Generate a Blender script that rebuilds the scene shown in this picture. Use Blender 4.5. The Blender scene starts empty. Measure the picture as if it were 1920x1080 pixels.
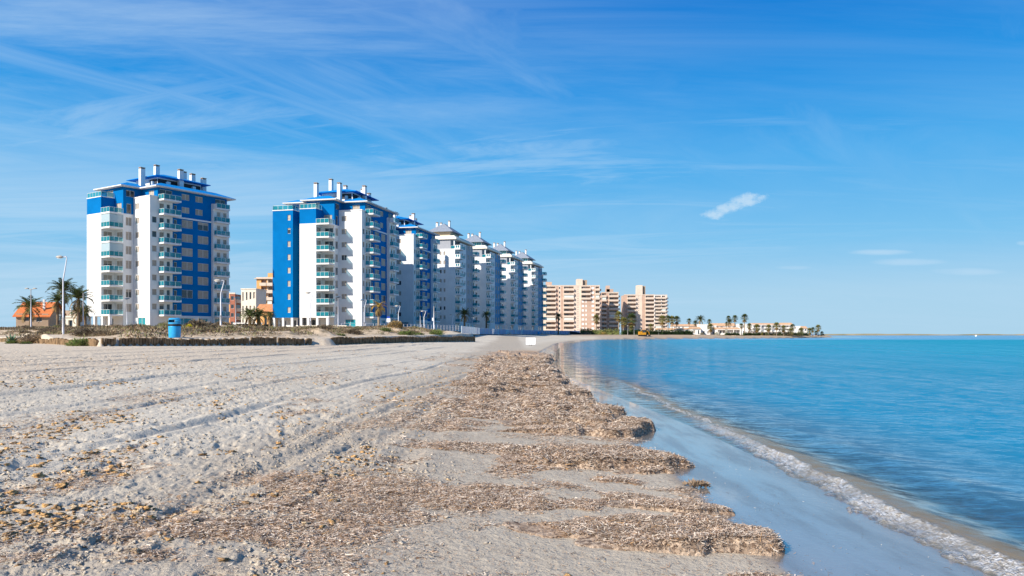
import bpy, math, random
import numpy as np
from mathutils import Vector, Matrix

random.seed(7)
RNG = np.random.default_rng(11)
R = math.radians
COL = bpy.context.scene.collection
F = 1400.0 / 1920.0            # focal length in frame widths
CAM_Z = 1.7

def X(px, d):
    """lateral position of something seen at column px when it stands d metres away"""
    return (px - 960.0) / 1400.0 * d
def Z(py, d):
    return CAM_Z + (627.0 - py) / 1400.0 * d

# ------------------------------------------------------------------ noise
def _hash(ix, iy, seed):
    h = (ix * 374761393 + iy * 668265263 + seed * 1442695041) & 0xFFFFFFFF
    h = ((h ^ (h >> 13)) * 1274126177) & 0xFFFFFFFF
    h = (h ^ (h >> 16)) & 0xFFFFFFFF
    return h.astype(np.float64) / 4294967295.0
def vnoise(x, y, seed=0):
    x = np.asarray(x, float); y = np.asarray(y, float)
    x0 = np.floor(x); y0 = np.floor(y)
    fx = x - x0; fy = y - y0
    ix = x0.astype(np.int64) + 10000; iy = y0.astype(np.int64) + 10000
    fx = fx * fx * fx * (fx * (fx * 6 - 15) + 10); fy = fy * fy * fy * (fy * (fy * 6 - 15) + 10)
    a = _hash(ix, iy, seed); b = _hash(ix + 1, iy, seed); c = _hash(ix, iy + 1, seed); d = _hash(ix + 1, iy + 1, seed)
    return (a + (b - a) * fx) + ((c + (d - c) * fx) - (a + (b - a) * fx)) * fy
def fbm(x, y, seed=0, octv=4, gain=0.5):
    x = np.asarray(x, float); y = np.asarray(y, float)
    s = np.zeros(np.broadcast(x, y).shape); a = 1.0; t = 0.0
    c, n = math.cos(0.6), math.sin(0.6)
    for i in range(octv):
        s = s + a * vnoise(x, y, seed + i * 17); t += a; a *= gain
        x, y = (x * c - y * n) * 2.03 + 13.1, (x * n + y * c) * 2.03 + 7.7
    return s / t
def sstep(a, b, x):
    t = np.clip((np.asarray(x, float) - a) / (b - a), 0, 1)
    return t * t * (3 - 2 * t)

# ------------------------------------------------------------------ tags and mesh builder
def tag(o, label=None, cat=None, group=None, kind=None):
    if label: o['label'] = label
    if cat: o['category'] = cat
    if group: o['group'] = group
    if kind: o['kind'] = kind
    return o
def empty(name, loc=(0, 0, 0), rz=0.0, label=None, cat=None, group=None):
    o = bpy.data.objects.new(name, None); COL.objects.link(o)
    o.empty_display_size = 0.3
    o.location = loc; o.rotation_euler = (0, 0, rz)
    return tag(o, label, cat, group)
def inst(name, mesh, parent=None, loc=(0, 0, 0), rz=0.0, sc=1.0):
    o = bpy.data.objects.new(name, mesh); COL.objects.link(o)
    o.location = loc; o.rotation_euler = (0, 0, rz)
    if sc != 1.0: o.scale = (sc, sc, sc)
    o.parent = parent
    return o

class MB:
    def __init__(s):
        s.v = []; s.f = []; s.m = []
    def quad(s, a, b, c, d, m=0):
        i = len(s.v); s.v += [a, b, c, d]; s.f.append((i, i + 1, i + 2, i + 3)); s.m.append(m)
    def tri(s, a, b, c, m=0):
        i = len(s.v); s.v += [a, b, c]; s.f.append((i, i + 1, i + 2)); s.m.append(m)
    def box(s, x0, x1, y0, y1, z0, z1, m=0):
        if x0 > x1: x0, x1 = x1, x0
        if y0 > y1: y0, y1 = y1, y0
        i = len(s.v)
        s.v += [(x0, y0, z0), (x1, y0, z0), (x1, y1, z0), (x0, y1, z0), (x0, y0, z1), (x1, y0, z1), (x1, y1, z1), (x0, y1, z1)]
        for f in ((0, 3, 2, 1), (4, 5, 6, 7), (0, 1, 5, 4), (1, 2, 6, 5), (2, 3, 7, 6), (3, 0, 4, 7)):
            s.f.append(tuple(i + k for k in f)); s.m.append(m)
        return s
    def prism(s, pts, z0, z1, m=0):
        """vertical prism from a plan outline (counter-clockwise)"""
        n = len(pts); i = len(s.v)
        zs0 = z0 if hasattr(z0, '__len__') else [z0] * n
        zs1 = z1 if hasattr(z1, '__len__') else [z1] * n
        s.v += [(p[0], p[1], zs0[k]) for k, p in enumerate(pts)] + [(p[0], p[1], zs1[k]) for k, p in enumerate(pts)]
        s.f.append(tuple(i + k for k in reversed(range(n)))); s.m.append(m)
        s.f.append(tuple(i + n + k for k in range(n))); s.m.append(m)
        for k in range(n):
            q = (k + 1) % n
            s.f.append((i + k, i + q, i + n + q, i + n + k)); s.m.append(m)
        return s
    def tube(s, pts, rad, n=8, m=0, cap=True):
        pts = [Vector(p) for p in pts]
        if not hasattr(rad, '__len__'): rad = [rad] * len(pts)
        base = len(s.v)
        for k, p in enumerate(pts):
            a = pts[max(0, k - 1)]; b = pts[min(len(pts) - 1, k + 1)]
            t = (b - a).normalized()
            up = Vector((0, 1, 0)) if abs(t.z) > 0.9 else Vector((0, 0, 1))
            e1 = t.cross(up).normalized(); e2 = t.cross(e1).normalized()
            for j in range(n):
                an = 2 * math.pi * j / n
                s.v.append(tuple(p + (e1 * math.cos(an) + e2 * math.sin(an)) * rad[k]))
        for k in range(len(pts) - 1):
            for j in range(n):
                q = (j + 1) % n
                s.f.append((base + k * n + j, base + k * n + q, base + (k + 1) * n + q, base + (k + 1) * n + j)); s.m.append(m)
        if cap:
            s.f.append(tuple(base + j for j in range(n))); s.m.append(m)
            e = base + (len(pts) - 1) * n
            s.f.append(tuple(e + j for j in reversed(range(n)))); s.m.append(m)
        return s
    def lathe(s, prof, n=20, c=(0, 0, 0), m=0, sy=1.0, sx=1.0):
        base = len(s.v)
        for (r, z) in prof:
            for j in range(n):
                an = 2 * math.pi * j / n
                s.v.append((c[0] + r * sx * math.cos(an), c[1] + r * sy * math.sin(an), c[2] + z))
        for k in range(len(prof) - 1):
            for j in range(n):
                q = (j + 1) % n
                s.f.append((base + k * n + j, base + k * n + q, base + (k + 1) * n + q, base + (k + 1) * n + j)); s.m.append(m)
        s.f.append(tuple(base + j for j in reversed(range(n)))); s.m.append(m)
        e = base + (len(prof) - 1) * n
        s.f.append(tuple(e + j for j in range(n))); s.m.append(m)
        return s
    def mesh(s, name, mats, smooth=False):
        me = bpy.data.meshes.new(name)
        me.from_pydata(s.v, [], s.f)
        if not isinstance(mats, (list, tuple)): mats = [mats]
        for mm in mats: me.materials.append(mm)
        if len(mats) > 1: me.polygons.foreach_set('material_index', s.m)
        if smooth: me.polygons.foreach_set('use_smooth', [True] * len(me.polygons))
        me.update()
        return me
    def build(s, name, mats, parent=None, smooth=False, loc=(0, 0, 0), rz=0.0):
        return inst(name, s.mesh(name, mats, smooth), parent, loc, rz)

def np_mesh(name, V, Fq, mats, smooth=True, attrs=None, midx=None):
    me = bpy.data.meshes.new(name)
    k = Fq.shape[1]
    me.vertices.add(len(V)); me.vertices.foreach_set('co', np.ascontiguousarray(V, dtype=np.float32).ravel())
    me.loops.add(Fq.size); me.loops.foreach_set('vertex_index', np.ascontiguousarray(Fq, dtype=np.int32).ravel())
    me.polygons.add(len(Fq)); me.polygons.foreach_set('loop_start', np.arange(0, Fq.size, k, dtype=np.int32))
    if smooth: me.polygons.foreach_set('use_smooth', np.ones(len(Fq), dtype=bool))
    for mm in mats: me.materials.append(mm)
    if midx is not None: me.polygons.foreach_set('material_index', midx.astype(np.int32))
    for an, arr in (attrs or {}).items():
        at = me.attributes.new(an, 'FLOAT_COLOR', 'POINT')
        at.data.foreach_set('color', np.ascontiguousarray(arr, dtype=np.float32).ravel())
    me.update(calc_edges=True)
    return me

# ------------------------------------------------------------------ materials
class NT:
    def __init__(s, mat):
        mat.use_nodes = True; s.t = mat.node_tree; s.t.nodes.clear()
    def n(s, typ, **kw):
        nd = s.t.nodes.new(typ)
        for k, v in kw.items():
            if k.startswith('i_'):
                key = k[2:]
                key = int(key) if key.isdigit() else key.replace('_', ' ')
                nd.inputs[key].default_value = v
            else: setattr(nd, k, v)
        return nd
    def l(s, a, b): s.t.links.new(a, b)
    def math(s, op, a, b=None, c=None, clamp=False):
        nd = s.t.nodes.new('ShaderNodeMath'); nd.operation = op; nd.use_clamp = clamp
        for i, v in enumerate((a, b, c)):
            if v is None: continue
            if isinstance(v, (int, float)): nd.inputs[i].default_value = v
            else: s.l(v, nd.inputs[i])
        return nd.outputs[0]
    def mix(s, f, a, b, mode='MIX'):
        nd = s.t.nodes.new('ShaderNodeMix'); nd.data_type = 'RGBA'; nd.blend_type = mode
        for k, v in ((0, f), (6, a), (7, b)):
            if isinstance(v, (int, float)): nd.inputs[k].default_value = v
            elif isinstance(v, (tuple, list)): nd.inputs[k].default_value = (v[0], v[1], v[2], 1)
            else: s.l(v, nd.inputs[k])
        return nd.outputs[2]
    def mapr(s, v, a, b, c=0.0, d=1.0, smooth=True):
        nd = s.t.nodes.new('ShaderNodeMapRange'); nd.interpolation_type = 'SMOOTHSTEP' if smooth else 'LINEAR'
        s.l(v, nd.inputs[0])
        for i, q in enumerate((a, b, c, d)): nd.inputs[i + 1].default_value = q
        return nd.outputs[0]
    def noise(s, vec, scale, detail=3, rough=0.5, dist=0.0):
        nd = s.t.nodes.new('ShaderNodeTexNoise'); s.l(vec, nd.inputs['Vector'])
        nd.inputs['Scale'].default_value = scale; nd.inputs['Detail'].default_value = detail
        nd.inputs['Roughness'].default_value = rough; nd.inputs['Distortion'].default_value = dist
        return nd
    def map(s, vec, sc=(1, 1, 1), rot=(0, 0, 0), loc=(0, 0, 0)):
        nd = s.t.nodes.new('ShaderNodeMapping'); s.l(vec, nd.inputs[0])
        nd.inputs['Scale'].default_value = sc; nd.inputs['Rotation'].default_value = rot; nd.inputs['Location'].default_value = loc
        return nd.outputs[0]

def surf(name, col, rough=0.7, spec=0.3, vary=0.08, vscale=1.3, bump=0.0, bscale=8.0, metal=0.0, col2=None, stain=0.0, rnd=0.0, trans=0.0):
    """weathered plain surface: base colour with soft noise mottling, optional streak stains, bump"""
    m = bpy.data.materials.new(name); t = NT(m)
    out = t.n('ShaderNodeOutputMaterial'); p = t.n('ShaderNodeBsdfPrincipled')
    tc = t.n('ShaderNodeTexCoord').outputs['Object']
    nz = t.noise(tc, vscale, 4, 0.6).outputs['Fac']
    c2 = col2 or tuple(max(0, c * (1 - 2.2 * vary)) for c in col)
    c1 = col if col2 else tuple(min(1, c * (1 + vary)) for c in col)
    cc = t.mix(t.mapr(nz, 0.3, 0.7), c1, c2)
    if stain > 0:
        sv = t.noise(t.map(tc, (3.0, 3.0, 0.18)), 1.0, 3, 0.6).outputs['Fac']
        cc = t.mix(t.math('MULTIPLY', t.mapr(sv, 0.55, 0.8), stain), cc, (col[0] * .55, col[1] * .52, col[2] * .47))
    if rnd > 0:
        oi = t.n('ShaderNodeObjectInfo').outputs['Random']
        cc = t.mix(1.0, cc, t.mix(oi, (1 - rnd,) * 3, (1 + rnd,) * 3), 'MULTIPLY')
    t.l(cc, p.inputs['Base Color'])
    p.inputs['Roughness'].default_value = rough; p.inputs['Metallic'].default_value = metal
    p.inputs['Specular IOR Level'].default_value = spec
    if bump > 0:
        b = t.n('ShaderNodeBump'); b.inputs['Strength'].default_value = bump; b.inputs['Distance'].default_value = 0.05
        t.l(t.noise(tc, bscale, 4, 0.6).outputs['Fac'], b.inputs['Height']); t.l(b.outputs[0], p.inputs['Normal'])
    sh = p.outputs[0]
    if trans > 0:
        tl = t.n('ShaderNodeBsdfTranslucent'); t.l(cc, tl.inputs[0])
        mx = t.n('ShaderNodeMixShader'); mx.inputs[0].default_value = trans; t.l(sh, mx.inputs[1]); t.l(tl.outputs[0], mx.inputs[2]); sh = mx.outputs[0]
    t.l(sh, out.inputs[0])
    return m

def glass(name, col, alpha=0.45, rough=0.08, spec=0.5):
    m = bpy.data.materials.new(name); t = NT(m)
    out = t.n('ShaderNodeOutputMaterial'); p = t.n('ShaderNodeBsdfPrincipled')
    p.inputs['Base Color'].default_value = (*col, 1); p.inputs['Roughness'].default_value = rough; p.inputs['Specular IOR Level'].default_value = spec
    tr = t.n('ShaderNodeBsdfTransparent'); tr.inputs[0].default_value = (*[min(1, c * 1.1 + .25) for c in col], 1)
    mx = t.n('ShaderNodeMixShader'); mx.inputs[0].default_value = alpha
    t.l(p.outputs[0], mx.inputs[1]); t.l(tr.outputs[0], mx.inputs[2]); t.l(mx.outputs[0], out.inputs[0])
    return m

M = {}
M['white'] = surf('white_render', (.70, .695, .685), .85, .2, .03, .35, stain=.3)
M['white_trim'] = surf('white_trim', (.70, .69, .68), .8, .2, .03, .8)
M['blue'] = surf('blue_render', (.0005, .135, .38), .9, .05, .05, .3)
M['blue_roof'] = surf('blue_roof_tiles', (.001, .21, .56), .75, .1, .07, 1.5)
M['grey_render'] = surf('grey_render', (.33, .34, .37), .85, .2, .04, .4)
M['steel_blue'] = surf('steel_blue_render', (.10, .26, .42), .8, .25, .05, .4)
M['grey_roof'] = surf('grey_slate_roof', (.23, .26, .31), .6, .35, .08, 1.5)
M['cream'] = surf('cream_render', (.72, .66, .55), .85, .2, .04, .5, stain=.1)
M['beige'] = surf('beige_render', (.55, .43, .29), .85, .2, .05, .5)
M['shutter'] = surf('beige_shutter', (.36, .31, .26), .7, .3, .06, 2.0, rnd=.15)
M['dark_pane'] = surf('dark_window_pane', (.035, .045, .055), .12, .6, .1, 1.0)
M['frame'] = surf('window_frame', (.62, .60, .57), .5, .4, .03, 1.0)
M['teal_glass'] = glass('teal_balcony_glass', (.02, .27, .33), .42)
M['shop_glass'] = surf('teal_shopfront_glass', (.02, .25, .30), .08, .6, .1, .5)
M['curtain_glass'] = glass('pale_curtain_glass', (.42, .52, .56), .25)
M['rail'] = surf('rail_metal', (.62, .66, .66), .4, .5, .02)
M['soffit'] = surf('soffit', (.62, .60, .58), .85, .2, .03)
M['chimney_cap'] = surf('chimney_cap', (.38, .27, .20), .9, .1, .15, 4)
M['plant_dark'] = surf('plant_room_dark', (.05, .05, .055), .8, .2, .2)
# ------------------------------------------------------------------ facade helpers
# facade plane 'R': v = const, outward -Y, runs along +X.   plane 'F': u = const, outward -X, runs along Y.
def wall(mb, plane, c, s0, s1, z0, z1, ops=(), m=0, rev=0.16):
    ss = sorted({s0, s1, *[o[0] for o in ops], *[o[1] for o in ops]})
    zs = sorted({z0, z1, *[o[2] for o in ops], *[o[3] for o in ops]})
    def P(s, z, d=0.0): return (s, c + d, z) if plane == 'R' else (c + d, s, z)
    def q(a, b, cc, d): mb.quad(a, b, cc, d, m) if plane == 'R' else mb.quad(d, cc, b, a, m)
    for i in range(len(ss) - 1):
        if ss[i] < s0 or ss[i + 1] > s1: continue
        sm = (ss[i] + ss[i + 1]) / 2
        j = 0
        while j < len(zs) - 1:
            zm = (zs[j] + zs[j + 1]) / 2
            if any(o[0] < sm < o[1] and o[2] < zm < o[3] for o in ops): j += 1; continue
            k = j + 1
            while k < len(zs) - 1 and not any(o[0] < sm < o[1] and o[2] < (zs[k] + zs[k + 1]) / 2 < o[3] for o in ops): k += 1
            q(P(ss[i], zs[j]), P(ss[i + 1], zs[j]), P(ss[i + 1], zs[k]), P(ss[i], zs[k])); j = k
    for (a, b, lo, hi) in ops:
        q(P(a, lo), P(b, lo), P(b, lo, rev), P(a, lo, rev)); q(P(a, hi, rev), P(b, hi, rev), P(b, hi), P(a, hi))
        q(P(a, lo), P(a, lo, rev), P(a, hi, rev), P(a, hi)); q(P(b, lo, rev), P(b, lo), P(b, hi), P(b, hi, rev))

_wc = {}
def window(parent, plane, c, op, style='shutter', rev=0.16, name='window'):
    """a window set into an opening: frame with a pane or shutter as its child"""
    a, b, lo, hi = op; w, h = round(b - a, 2), round(hi - lo, 2)
    key = (w, h, style)
    if key not in _wc:
        fr = MB(); t = .06
        fr.box(-w / 2, -w / 2 + t, 0, .07, 0, h); fr.box(w / 2 - t, w / 2, 0, .07, 0, h)
        fr.box(-w / 2 + t, w / 2 - t, 0, .07, 0, t); fr.box(-w / 2 + t, w / 2 - t, 0, .07, h - t, h)
        if w > 1.15: fr.box(-.035, .035, -.004, .066, t, h - t)
        pn = MB(); mt = M['dark_pane'] if style in ('dark', 'half') else M['shutter'] if style == 'shutter' else M['shop_glass']
        if style == 'shutter':
            n = max(4, int(h / .16))
            for i in range(n):
                z = t + (h - 2 * t) * i / n; z2 = t + (h - 2 * t) * (i + 1) / n
                pn.quad((-w / 2 + t, .03, z), (w / 2 - t, .03, z), (w / 2 - t, .045, z2), (-w / 2 + t, .045, z2))
            mats = [mt]
        elif style == 'half':
            pn.quad((-w / 2 + t, .045, t), (w / 2 - t, .045, t), (w / 2 - t, .045, h * .68), (-w / 2 + t, .045, h * .68), 0)
            pn.quad((-w / 2 + t, .03, h * .68), (w / 2 - t, .03, h * .68), (w / 2 - t, .03, h - t), (-w / 2 + t, .03, h - t), 1)
            mats = [mt, M['shutter']]
        else:
            pn.quad((-w / 2 + t, .045, t), (w / 2 - t, .045, t), (w / 2 - t, .045, h - t), (-w / 2 + t, .045, h - t)); mats = [mt]
        _wc[key] = (fr.mesh('window', M['frame']), pn.mesh({'shutter': 'shutter', 'half': 'pane', 'dark': 'pane', 'shop': 'pane'}[style], mats))
    fm, pm = _wc[key]
    y = rev - .07
    if plane == 'R': o = inst(name, fm, parent, ((a + b) / 2, c + y, lo), 0)
    else: o = inst(name, fm, parent, (c + y, (a + b) / 2, lo), -math.pi / 2)
    inst('shutter' if style == 'shutter' else 'pane', pm, o)
    return o
def windows(mb, parent, plane, c, s0, s1, z0, z1, ops, m=0, rev=0.16):
    wall(mb, plane, c, s0, s1, z0, z1, [o[:4] for o in ops], m, rev)
    for o in ops: window(parent, plane, c, o[:4], o[4] if len(o) > 4 else 'shutter', rev)

_bc = {}
def balcony(parent, key, u0, u1, v0, v1, z, sides, glassmat='teal_glass', slabh=.32, gh=.98, solid_front=False):
    """slab with a glass railing (child) on the given sides; sides from 'r' (v0 edge), 'f' (u0 edge), 'b' (u1 edge), 'l' (v1 edge)"""
    k = (key, round(u1 - u0, 2), round(v1 - v0, 2), sides, glassmat, solid_front)
    L, W = u1 - u0, v1 - v0
    if k not in _bc:
        sl = MB().box(0, L, 0, W, -slabh, 0)
        rl = MB()
        def run(a, b):
            a = Vector((*a, 0)); b = Vector((*b, 0)); d = (b - a); n = max(1, int(round(d.length / 1.1)))
            e = d / n; nn = Vector((-d.y, d.x, 0)).normalized() * .012
            for i in range(n):
                p = a + e * i + e.normalized() * .03; q = a + e * (i + 1) - e.normalized() * .03
                for sgn in (1,):
                    rl.quad(tuple(p - nn + Vector((0, 0, .08))), tuple(q - nn + Vector((0, 0, .08))), tuple(q - nn + Vector((0, 0, gh - .06))), tuple(p - nn + Vector((0, 0, gh - .06))), 0)
            for i in range(n + 1):
                p = a + e * i
                rl.box(p.x - .025, p.x + .025, p.y - .025, p.y + .025, 0, gh - .05, 1)
            h = .035
            rl.box(min(a.x, b.x) - h, max(a.x, b.x) + h, min(a.y, b.y) - h, max(a.y, b.y) + h, gh - .05, gh, 1)
        g = .07
        if 'r' in sides: run((g, g), (L - g, g))
        if 'l' in sides: run((g, W - g), (L - g, W - g))
        if 'f' in sides: run((g, g), (g, W - g))
        if 'b' in sides: run((L - g, g), (L - g, W - g))
        if solid_front:
            rl.box(0, .12, 0, W, 0, .25, 1); rl.box(0, .12, 0, .3, .25, gh, 1); rl.box(0, .12, W - .3, W, .25, gh, 1)
            rl.box(0, .12, W / 2 - .12, W / 2 + .12, .25, gh, 1); rl.box(0, .12, 0, W, gh, gh + .14, 1)
            rl.quad((.06, .3, .25), (.06, W - .3, .25), (.06, W - .3, gh), (.06, .3, gh), 0)
        _bc[k] = (sl.mesh('balcony', M['white_trim']), rl.mesh('glass_railing', [M[glassmat], M['white_trim'] if solid_front else M['rail']]))
    a, b = _bc[k]
    o = inst('balcony', a, parent, (u0, v0, z)); inst('glass_railing', b, o)
    return o

def hip(mb, u0, u1, v0, v1, z0, rise, inset, m=0, fascia=.24, mf=1, top=True):
    """hipped roof on an eave rectangle with a white fascia and soffit"""
    a = [(u0, v0), (u1, v0), (u1, v1), (u0, v1)]
    iu = min(inset, (u1 - u0) / 2 - .01); iv = min(inset, (v1 - v0) / 2 - .01)
    b = [(u0 + iu, v0 + iv), (u1 - iu, v0 + iv), (u1 - iu, v1 - iv), (u0 + iu, v1 - iv)]
    for k in range(4):
        q = (k + 1) % 4
        mb.quad((*a[k], z0), (*a[q], z0), (*a[q], z0 + fascia), (*a[k], z0 + fascia), mf)
        mb.quad((*a[k], z0 + fascia), (*a[q], z0 + fascia), (*b[q], z0 + fascia + rise), (*b[k], z0 + fascia + rise), m)
    mb.quad(*[(*p, z0) for p in reversed(a)], mf)
    mb.quad(*[(*p, z0 + fascia + rise) for p in b], m)

_ch = {}
def chimney(parent, u, v, z0, z1, w=1.0):
    b = MB(); b.box(-w / 2, w / 2, -w * .38, w * .38, 0, z1 - z0 - .35, 0); 
    c = MB(); h = z1 - z0
    for sx in (-1, 1):
        for sy in (-1, 1): c.box(sx * w * .40 - .06, sx * w * .40 + .06, sy * w * .28 - .06, sy * w * .28 + .06, h - .35, h - .12)
    c.box(-w / 2 - .04, w / 2 + .04, -w * .38 - .04, w * .38 + .04, h - .12, h)
    c.box(-w * .3, w * .3, -w * .2, w * .2, h - .35, h - .13)
    o = inst('chimney', b.mesh('chimney', M['white_trim']), parent, (u, v, z0))
    inst('chimney_cap', c.mesh('chimney_cap', M['chimney_cap']), o)

GZ = 3.0
def Lz(k): return 2.7 + 2.93 * (k - 1)      # top of the slab of storey k above the tower's base
EAVE = 28.6

SHADOW_BLOCK_END = {678.5: 27}  # far end of the unseen shadow-casting block, by tower column
def blue_tower(px, d, th, label, wing=False, aw=7.0, seed=1, left_only_B=False):
    rnd = random.Random(seed)
    root = empty('apartment_tower', (X(px, d), d, GZ), math.pi / 2 - th, label, 'apartment tower', 'blue and white apartment towers')
    w = MB(); bl = MB(); V1 = 5.6 + 3.0; AL = 5.6 + aw
    def st(k, p=.12):      # most shutters are down, a few panes dark
        r = rnd.random()
        return 'dark' if r < p else 'half' if r < p + .05 else 'shutter'
    # seaward facade, white strip by the corner
    ops = [(.5, 1.5, Lz(k) + 1.0, Lz(k) + 2.25, st(k)) for k in range(1, 8)]
    windows(w, root, 'R', 0, 0, 1.8, -1, Lz(9) + .35, ops)
    # front of the corner block
    ops = [(3.7, 5.0, Lz(k) + 1.0, Lz(k) + 2.2, st(k)) for k in range(1, 9)] + [(1.5, 4.1, .1, 2.1, 'shop')]
    windows(w, root, 'F', 0, 0, 5.6, -1, Lz(9) + .35, ops)
    w.quad((0, 0, Lz(9) + .35), (1.7, 0, Lz(9) + .35), (1.7, 5.6, Lz(9) + .35), (0, 5.6, Lz(9) + .35))
    c = MB().box(-.12, 1.7, -.12, 5.5, Lz(9) + .35, Lz(9) + .6).build('parapet', M['white_trim'], root)
    # behind the corner balconies
    ops = []
    for k in range(1, 9):
        ops += [(2.1, 3.1, Lz(k) + .9, Lz(k) + 2.2, st(k)), (3.7, 4.45, Lz(k) + .05, Lz(k) + 2.2, 'dark')]
    windows(w, root, 'R', 0, 1.8, 5.0, -1, Lz(9), ops)
    # shop level
    ops = [(5.6, 9.6, .1, 2.1, 'shop'), (11, 13.4, .1, 2.1, 'shop')]
    windows(w, root, 'R', 0, 5.0, 14.2, -1, Lz(1) - .1, ops)
    # blue panel
    ops = []
    for k in range(1, 8): ops += [(7.1, 9.7, Lz(k) + .7, Lz(k) + 2.4, 'half' if (k == 6 and rnd.random() < .7) else st(k, .05)), (10.9, 13.5, Lz(k) + .7, Lz(k) + 2.4, st(k, .08))]
    for k in (8,): ops += [(7.1, 8.9, Lz(k) + .9, Lz(k) + 2.15), (10.3, 12.1, Lz(k) + .9, Lz(k) + 2.15)]
    for k in range(1, 9): ops += [(5.3, 6.0, Lz(k) + .1, Lz(k) + 2.2, 'dark')]
    windows(bl, root, 'R', 0, 5.0, 14.2, Lz(1) - .1, Lz(9), ops)
    MB().box(5.7, 14.2, -.18, 0.0, Lz(8) - .35, Lz(8) - .05).build('ledge', M['white_trim'], root)
    # top storey, blue
    ops = [(2.1, 4.9, Lz(9) + .05, Lz(9) + 2.15, 'dark'), (7.1, 8.9, Lz(9) + .7, Lz(9) + 1.95), (10.3, 12.1, Lz(9) + .7, Lz(9) + 1.95), (15.2, 17.8, Lz(9) + .1, Lz(9) + 2.1, 'dark')]
    windows(bl, root, 'R', 0, 1.7, 18.2, Lz(9), EAVE, ops)
    windows(bl, root, 'F', 1.7, 0, 5.6, Lz(9) + .35, EAVE, [(1.3, 3.1, Lz(9) + .8, Lz(9) + 1.95)])
    # right-hand white bay with balconies
    wall(w, 'F', 14.2, -.7, 0, -1, Lz(9) + .9)
    ops = [(15.1, 16.0, Lz(k) + .9, Lz(k) + 2.15, st(k)) for k in range(1, 9)] + [(16.7, 17.6, Lz(k) + .9, Lz(k) + 2.15, st(k)) for k in range(1, 9)] + [(14.6, 16.6, .1, 2.1, 'shop')]
    windows(w, root, 'R', -.7, 14.2, 18.2, -1, Lz(9), ops)
    w.box(14.2, 14.9, -.7, -.55, Lz(9), Lz(9) + .9)
    w.quad((14.2, -.7, Lz(9)), (18.2, -.7, Lz(9)), (18.2, 0, Lz(9)), (14.2, 0, Lz(9)))
    # far end, back
    w.quad((18.2, -.7, -1), (18.2, 13, -1), (18.2, 13, Lz(9)), (18.2, -.7, Lz(9)))
    bl.quad((18.2, 0, Lz(9)), (18.2, AL, Lz(9)), (18.2, AL, EAVE), (18.2, 0, EAVE))
    w.quad((18.2, AL, -1), (-2.2, AL, -1), (-2.2, AL, Lz(9)), (18.2, AL, Lz(9)))
    bl.quad((18.2, AL - .01, Lz(9)), (-2.2, AL - .01, Lz(9)), (-2.2, AL - .01, EAVE), (18.2, AL - .01, EAVE))
    # block A: right-facing side, then loggia corner, then blank front
    ops = [(-1.65, -.4, Lz(k) + .55, Lz(k) + 2.25, st(k)) for k in range(1, 8)]
    windows(w, root, 'R', 5.6, -2.2, 0, -1, Lz(8), ops)
    windows(bl, root, 'R', 5.6, -2.2, 1.7, Lz(8), EAVE, [(-1.6, .2, Lz(9) + .6, Lz(9) + 1.9, 'dark'), (-1.5, -.5, Lz(8) + .1, Lz(8) + 2.1, 'dark')])
    ops = [(5.9, 8.0, Lz(k) + .05, Lz(k) + 2.2, st(k, .15)) for k in range(1, 8)]
    windows(w, root, 'F', -2.2, 5.6, V1, -1, Lz(8), ops)
    ops = [(-4.5, -2.7, Lz(k) + .05, Lz(k) + 2.2, st(k, .15)) for k in range(1, 8)]
    windows(w, root, 'R', V1, -5, -2.2, Lz(1) - .3, Lz(8), ops)
    wall(w, 'F', -5, V1, AL, Lz(1) - .3, Lz(8))
    w.quad((-5, AL, Lz(1) - .3), (-2.2, AL, Lz(1) - .3), (-2.2, AL, Lz(8)), (-5, AL, Lz(8)))
    w.quad((-5, V1, Lz(1) - .3), (-5, AL, Lz(1) - .3), (-2.2, AL, Lz(1) - .3), (-2.2, V1, Lz(1) - .3))
    # undercroft: pillars and a recessed glazed wall
    for (a, b) in ((-5, V1 - .55), (-5, AL - .6), (-5, 5.6), (-5, (V1 + AL) / 2 - .3)):
        MB().box(a, a + .55, b + .02, b + .55, -1, Lz(1) - .32).build('pillar', M['white'], root)
    windows(w, root, 'F', -2.19, V1, AL, -1, Lz(1) - .3, [(V1 + .5, V1 + 2.6, .1, 2.0, 'dark'), (V1 + 3.4, V1 + 5.2, .1, 2.0, 'dark')])
    # blue parapet block above A with a glazed terrace
    pb = MB(); pb.box(-5, -2.21, V1, AL, Lz(8), Lz(9) + .3)
    pb.build('blue_parapet', M['blue'], root)
    # penthouse over A
    windows(bl, root, 'F', -2.2, 5.6, AL, Lz(8), EAVE, [(V1 + .6, V1 + 3.0, Lz(9) + .35, Lz(9) + 2.1, 'shutter'), (6.2, 8.2, Lz(8) + .1, Lz(8) + 2.2, 'shutter')])
    w.quad((-2.2, 0.01, -1), (-2.2, 5.59, -1), (-2.2, 5.59, -.9), (-2.2, .01, -.9))
    MB().box(-5.05, -2.2, V1 - .03, AL + .03, Lz(9) + .3, Lz(9) + .45).build('terrace_edge', M['white_trim'], root)
    balcony(root, 'ta', -5.0, -2.25, V1, AL, Lz(9) + .46, 'fr', slabh=.01)
    # loggia balconies on A
    for k in range(1, 9):
        balcony(root, 'a', -5.12, -2.2, 5.45, V1, Lz(k), 'fr')
        if (wing is False and k in (7, 5, 6)) or (wing and k == 99):
            if k != 6 or rnd.random() < 0:
                g = MB(); g.box(-5.0, -4.97, 5.6, V1 - .05, Lz(k) + 1.02, Lz(k) + 2.55); g.box(-4.95, -2.3, 5.57, 5.6, Lz(k) + 1.02, Lz(k) + 2.55)
                g.build('glass_screen', M['curtain_glass'], root)
    # corner balconies C and right bay balconies D
    for k in range(1, 10): balcony(root, 'c', 1.75, 5.7, -2.0, 0, Lz(k), 'rfb')
    for k in range(1, 10): balcony(root, 'd', 14.3, 17.7, -1.75, -.7, Lz(k), 'rfb')
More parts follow.
